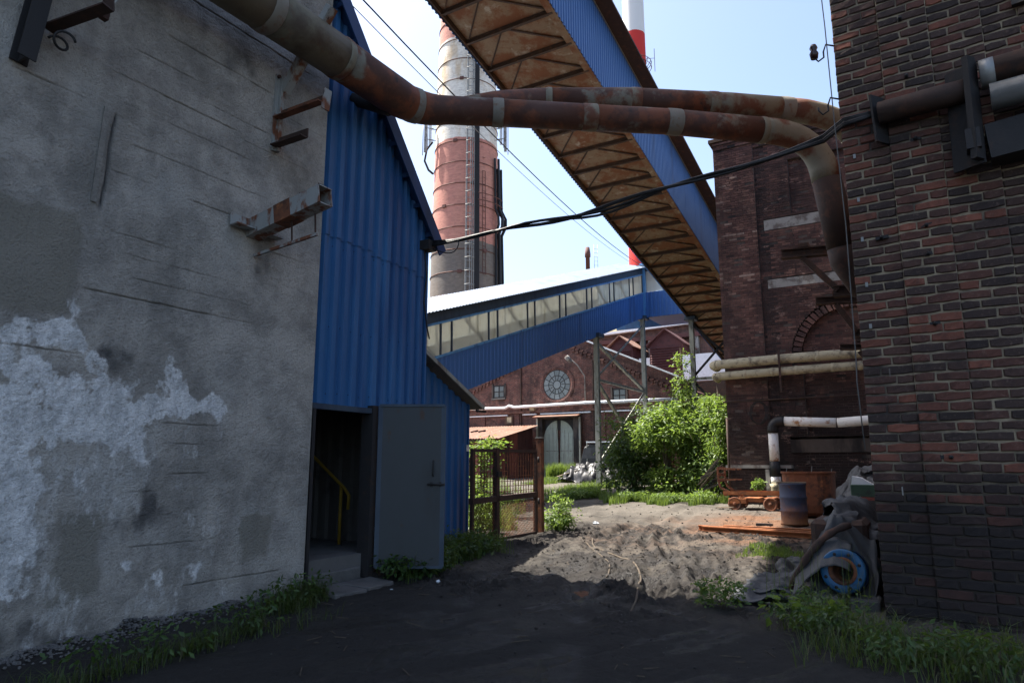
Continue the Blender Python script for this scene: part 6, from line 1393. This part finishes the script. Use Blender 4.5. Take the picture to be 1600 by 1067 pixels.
# pole, sticks and stones
mb = MB(); mb.tube([(17.0, -.97, .4), (17.0, -1.0, 3.15)], .035, 8); single('thin_pole', mb, m_rustdk, 'thin rusty pole standing at the corner of the sooty brick building', 'pole', (17, -1, .4))
mb = MB(); mb.tube([(19.15, 1.55, .4), (19.2, 1.55, 2.3)], .05, 8); single('bush_post', mb, m_rust, 'rusty post standing inside the bushes', 'post', (19.2, 1.5, .4))
t = thing('stick_pile', 'pile of thin dark sticks heaped at the brick corner behind the cart', 'sticks', (17.3, -.7, .5))
for k in range(34):
    a = random.uniform(.2, 1.0); y = -.35 - .6 * random.random(); mb = MB(); p = (17.2 + random.uniform(-.15, .3), y + .5, .75 + random.uniform(0, .5)); mb.bar(p, (p[0] + random.uniform(-.1, .1), p[1] - .75 * random.uniform(.6, 1), p[2] + .75 * a), .025, .025); part('stick', mb, m_bark if k % 3 else m_dark, t)
mbs = MB()
def stone(mb_, x, y, s_, z=None):
    c = Vector((x, y, (gz(x, y) if z is None else z) + s_ * .25)); ph = random.uniform(0, 6); v = []
    for k, (zz, rr_) in enumerate(((-.5, .5), (0, 1), (.5, .65))):
        for i in range(5):
            a = i * 1.2566 + k * .4 + ph; v.append(c + Vector((math.cos(a) * rr_ * s_ * random.uniform(.6, 1.1), math.sin(a) * rr_ * s_ * random.uniform(.6, 1.1), zz * s_ * random.uniform(.7, 1.1))))
    f = [(0, 4, 3, 2, 1), (10, 11, 12, 13, 14)] + [(r_ * 5 + i, r_ * 5 + (i + 1) % 5, r_ * 5 + 5 + (i + 1) % 5, r_ * 5 + 5 + i) for r_ in (0, 1) for i in range(5)]
    mb_.add(v, f)
for _ in range(2600): stone(mbs, random.uniform(-3.9, -.1), -abs(random.gauss(.03, .13)) - .01, random.uniform(.004, .02) * (1 + (random.random() < .05)))
for _ in range(140): stone(mbs, random.uniform(-3, 2.5), random.uniform(-5.5, -.6), random.uniform(.004, .01))
single('gravel', mbs, m_slab, 'pale gravel and plaster crumbs along the wall foot', None, (-1.5, -.2, .1), kind='stuff')
mbs = MB()
for _ in range(900):
    x = random.gauss(5.0, 1.7); y = random.gauss(-2.4, 1.0); stone(mbs, x, y, random.uniform(.005, .022) * (1 + (random.random() < .06)))
for _ in range(120): stone(mbs, random.uniform(7, 16), random.uniform(-4, 2), random.uniform(.012, .04))
single('clods', mbs, m_ground, 'loose dark clods of coal mud in the ruts', None, (5, -2.4, .2), kind='stuff')
for i, (x, y, s_, lab) in enumerate(((8.9, .2, .09, 'white stone lying on the sunlit dirt'), (1.35, -.95, .04, 'small pale stone in the shade by the door slab'), (.75, -.7, .03, 'tiny white pebble beside the door slab'))):
    mb = MB(); stone(mb, x, y, s_); single('stone', mb, m_wpanel, lab, 'stone', (x, y, gz(x, y)))
# low broad weeds mixed into the grass at both wall feet
def ground_weed(name, label, blobs, n, size, m):
    me = crown_mesh(name, [((x, y, gz(x, y) + h), (rx, ry, h)) for x, y, rx, ry, h in blobs], n, size, m, .09, .6)
    o = bpy.data.objects.new(name, me); COL.objects.link(o); o.location = C0; o.rotation_euler = (0, 0, R(ANG)); ORG[o.name] = (0, 0, 0); return tag(o, label, None, None, 'stuff')
ground_weed('wall_weeds', 'low leafy weeds in the grass under the concrete wall', [(-.45, -.4, .3, .15, .1), (-.15, -.3, .2, .12, .09), (-.9, -.6, .3, .15, .06), (-1.5, -.8, .35, .15, .06), (-2.2, -.9, .4, .12, .05), (-2.8, -.9, .3, .12, .05)], 650, .07, m_leafdk)
ground_weed('brick_weeds', 'low leafy weeds in the long grass under the near brick wall', [(1.4, -5.2, .3, .2, .08), (.9, -5.6, .35, .3, .1), (.5, -6.1, .4, .35, .12), (.4, -6.6, .4, .3, .12), (1.9, -5.2, .25, .15, .07)], 1200, .07, m_leafdk)
ground_weed('verge_weeds', 'sunlit leafy weeds along the verge before the bushes', [(16.3, .9, .9, .4, .14), (16.6, -.2, .8, .4, .16), (16.6, 2.3, .9, .4, .14), (17, 4.2, 1.2, .4, .12)], 4200, .1, m_leaflt)

# dead twigs, chips and brick crumbs scattered on the near dirt
mbs = MB()
for _ in range(150):
    x, y = random.uniform(-2.5, 6.5), random.uniform(-5.3, -.5); a = random.uniform(0, 3.14); L_ = random.uniform(.04, .2); z = gz(x, y) + .008
    mbs.bar((x, y, z), (x + L_ * math.cos(a), y + L_ * math.sin(a), gz(x + L_ * math.cos(a), y + L_ * math.sin(a)) + .012), .007, .006)
single('twigs', mbs, m_bark, 'dry twigs and splinters scattered over the dirt track', None, (2, -3, .2), kind='stuff')
mbs = MB()
for _ in range(420):
    x, y = random.uniform(-3, 7), random.uniform(-5.4, -.4); stone(mbs, x, y, random.uniform(.004, .018))
single('coal_bits', mbs, m_dark, 'small black coal bits lying over the dirt track', None, (2, -3, .2), kind='stuff')
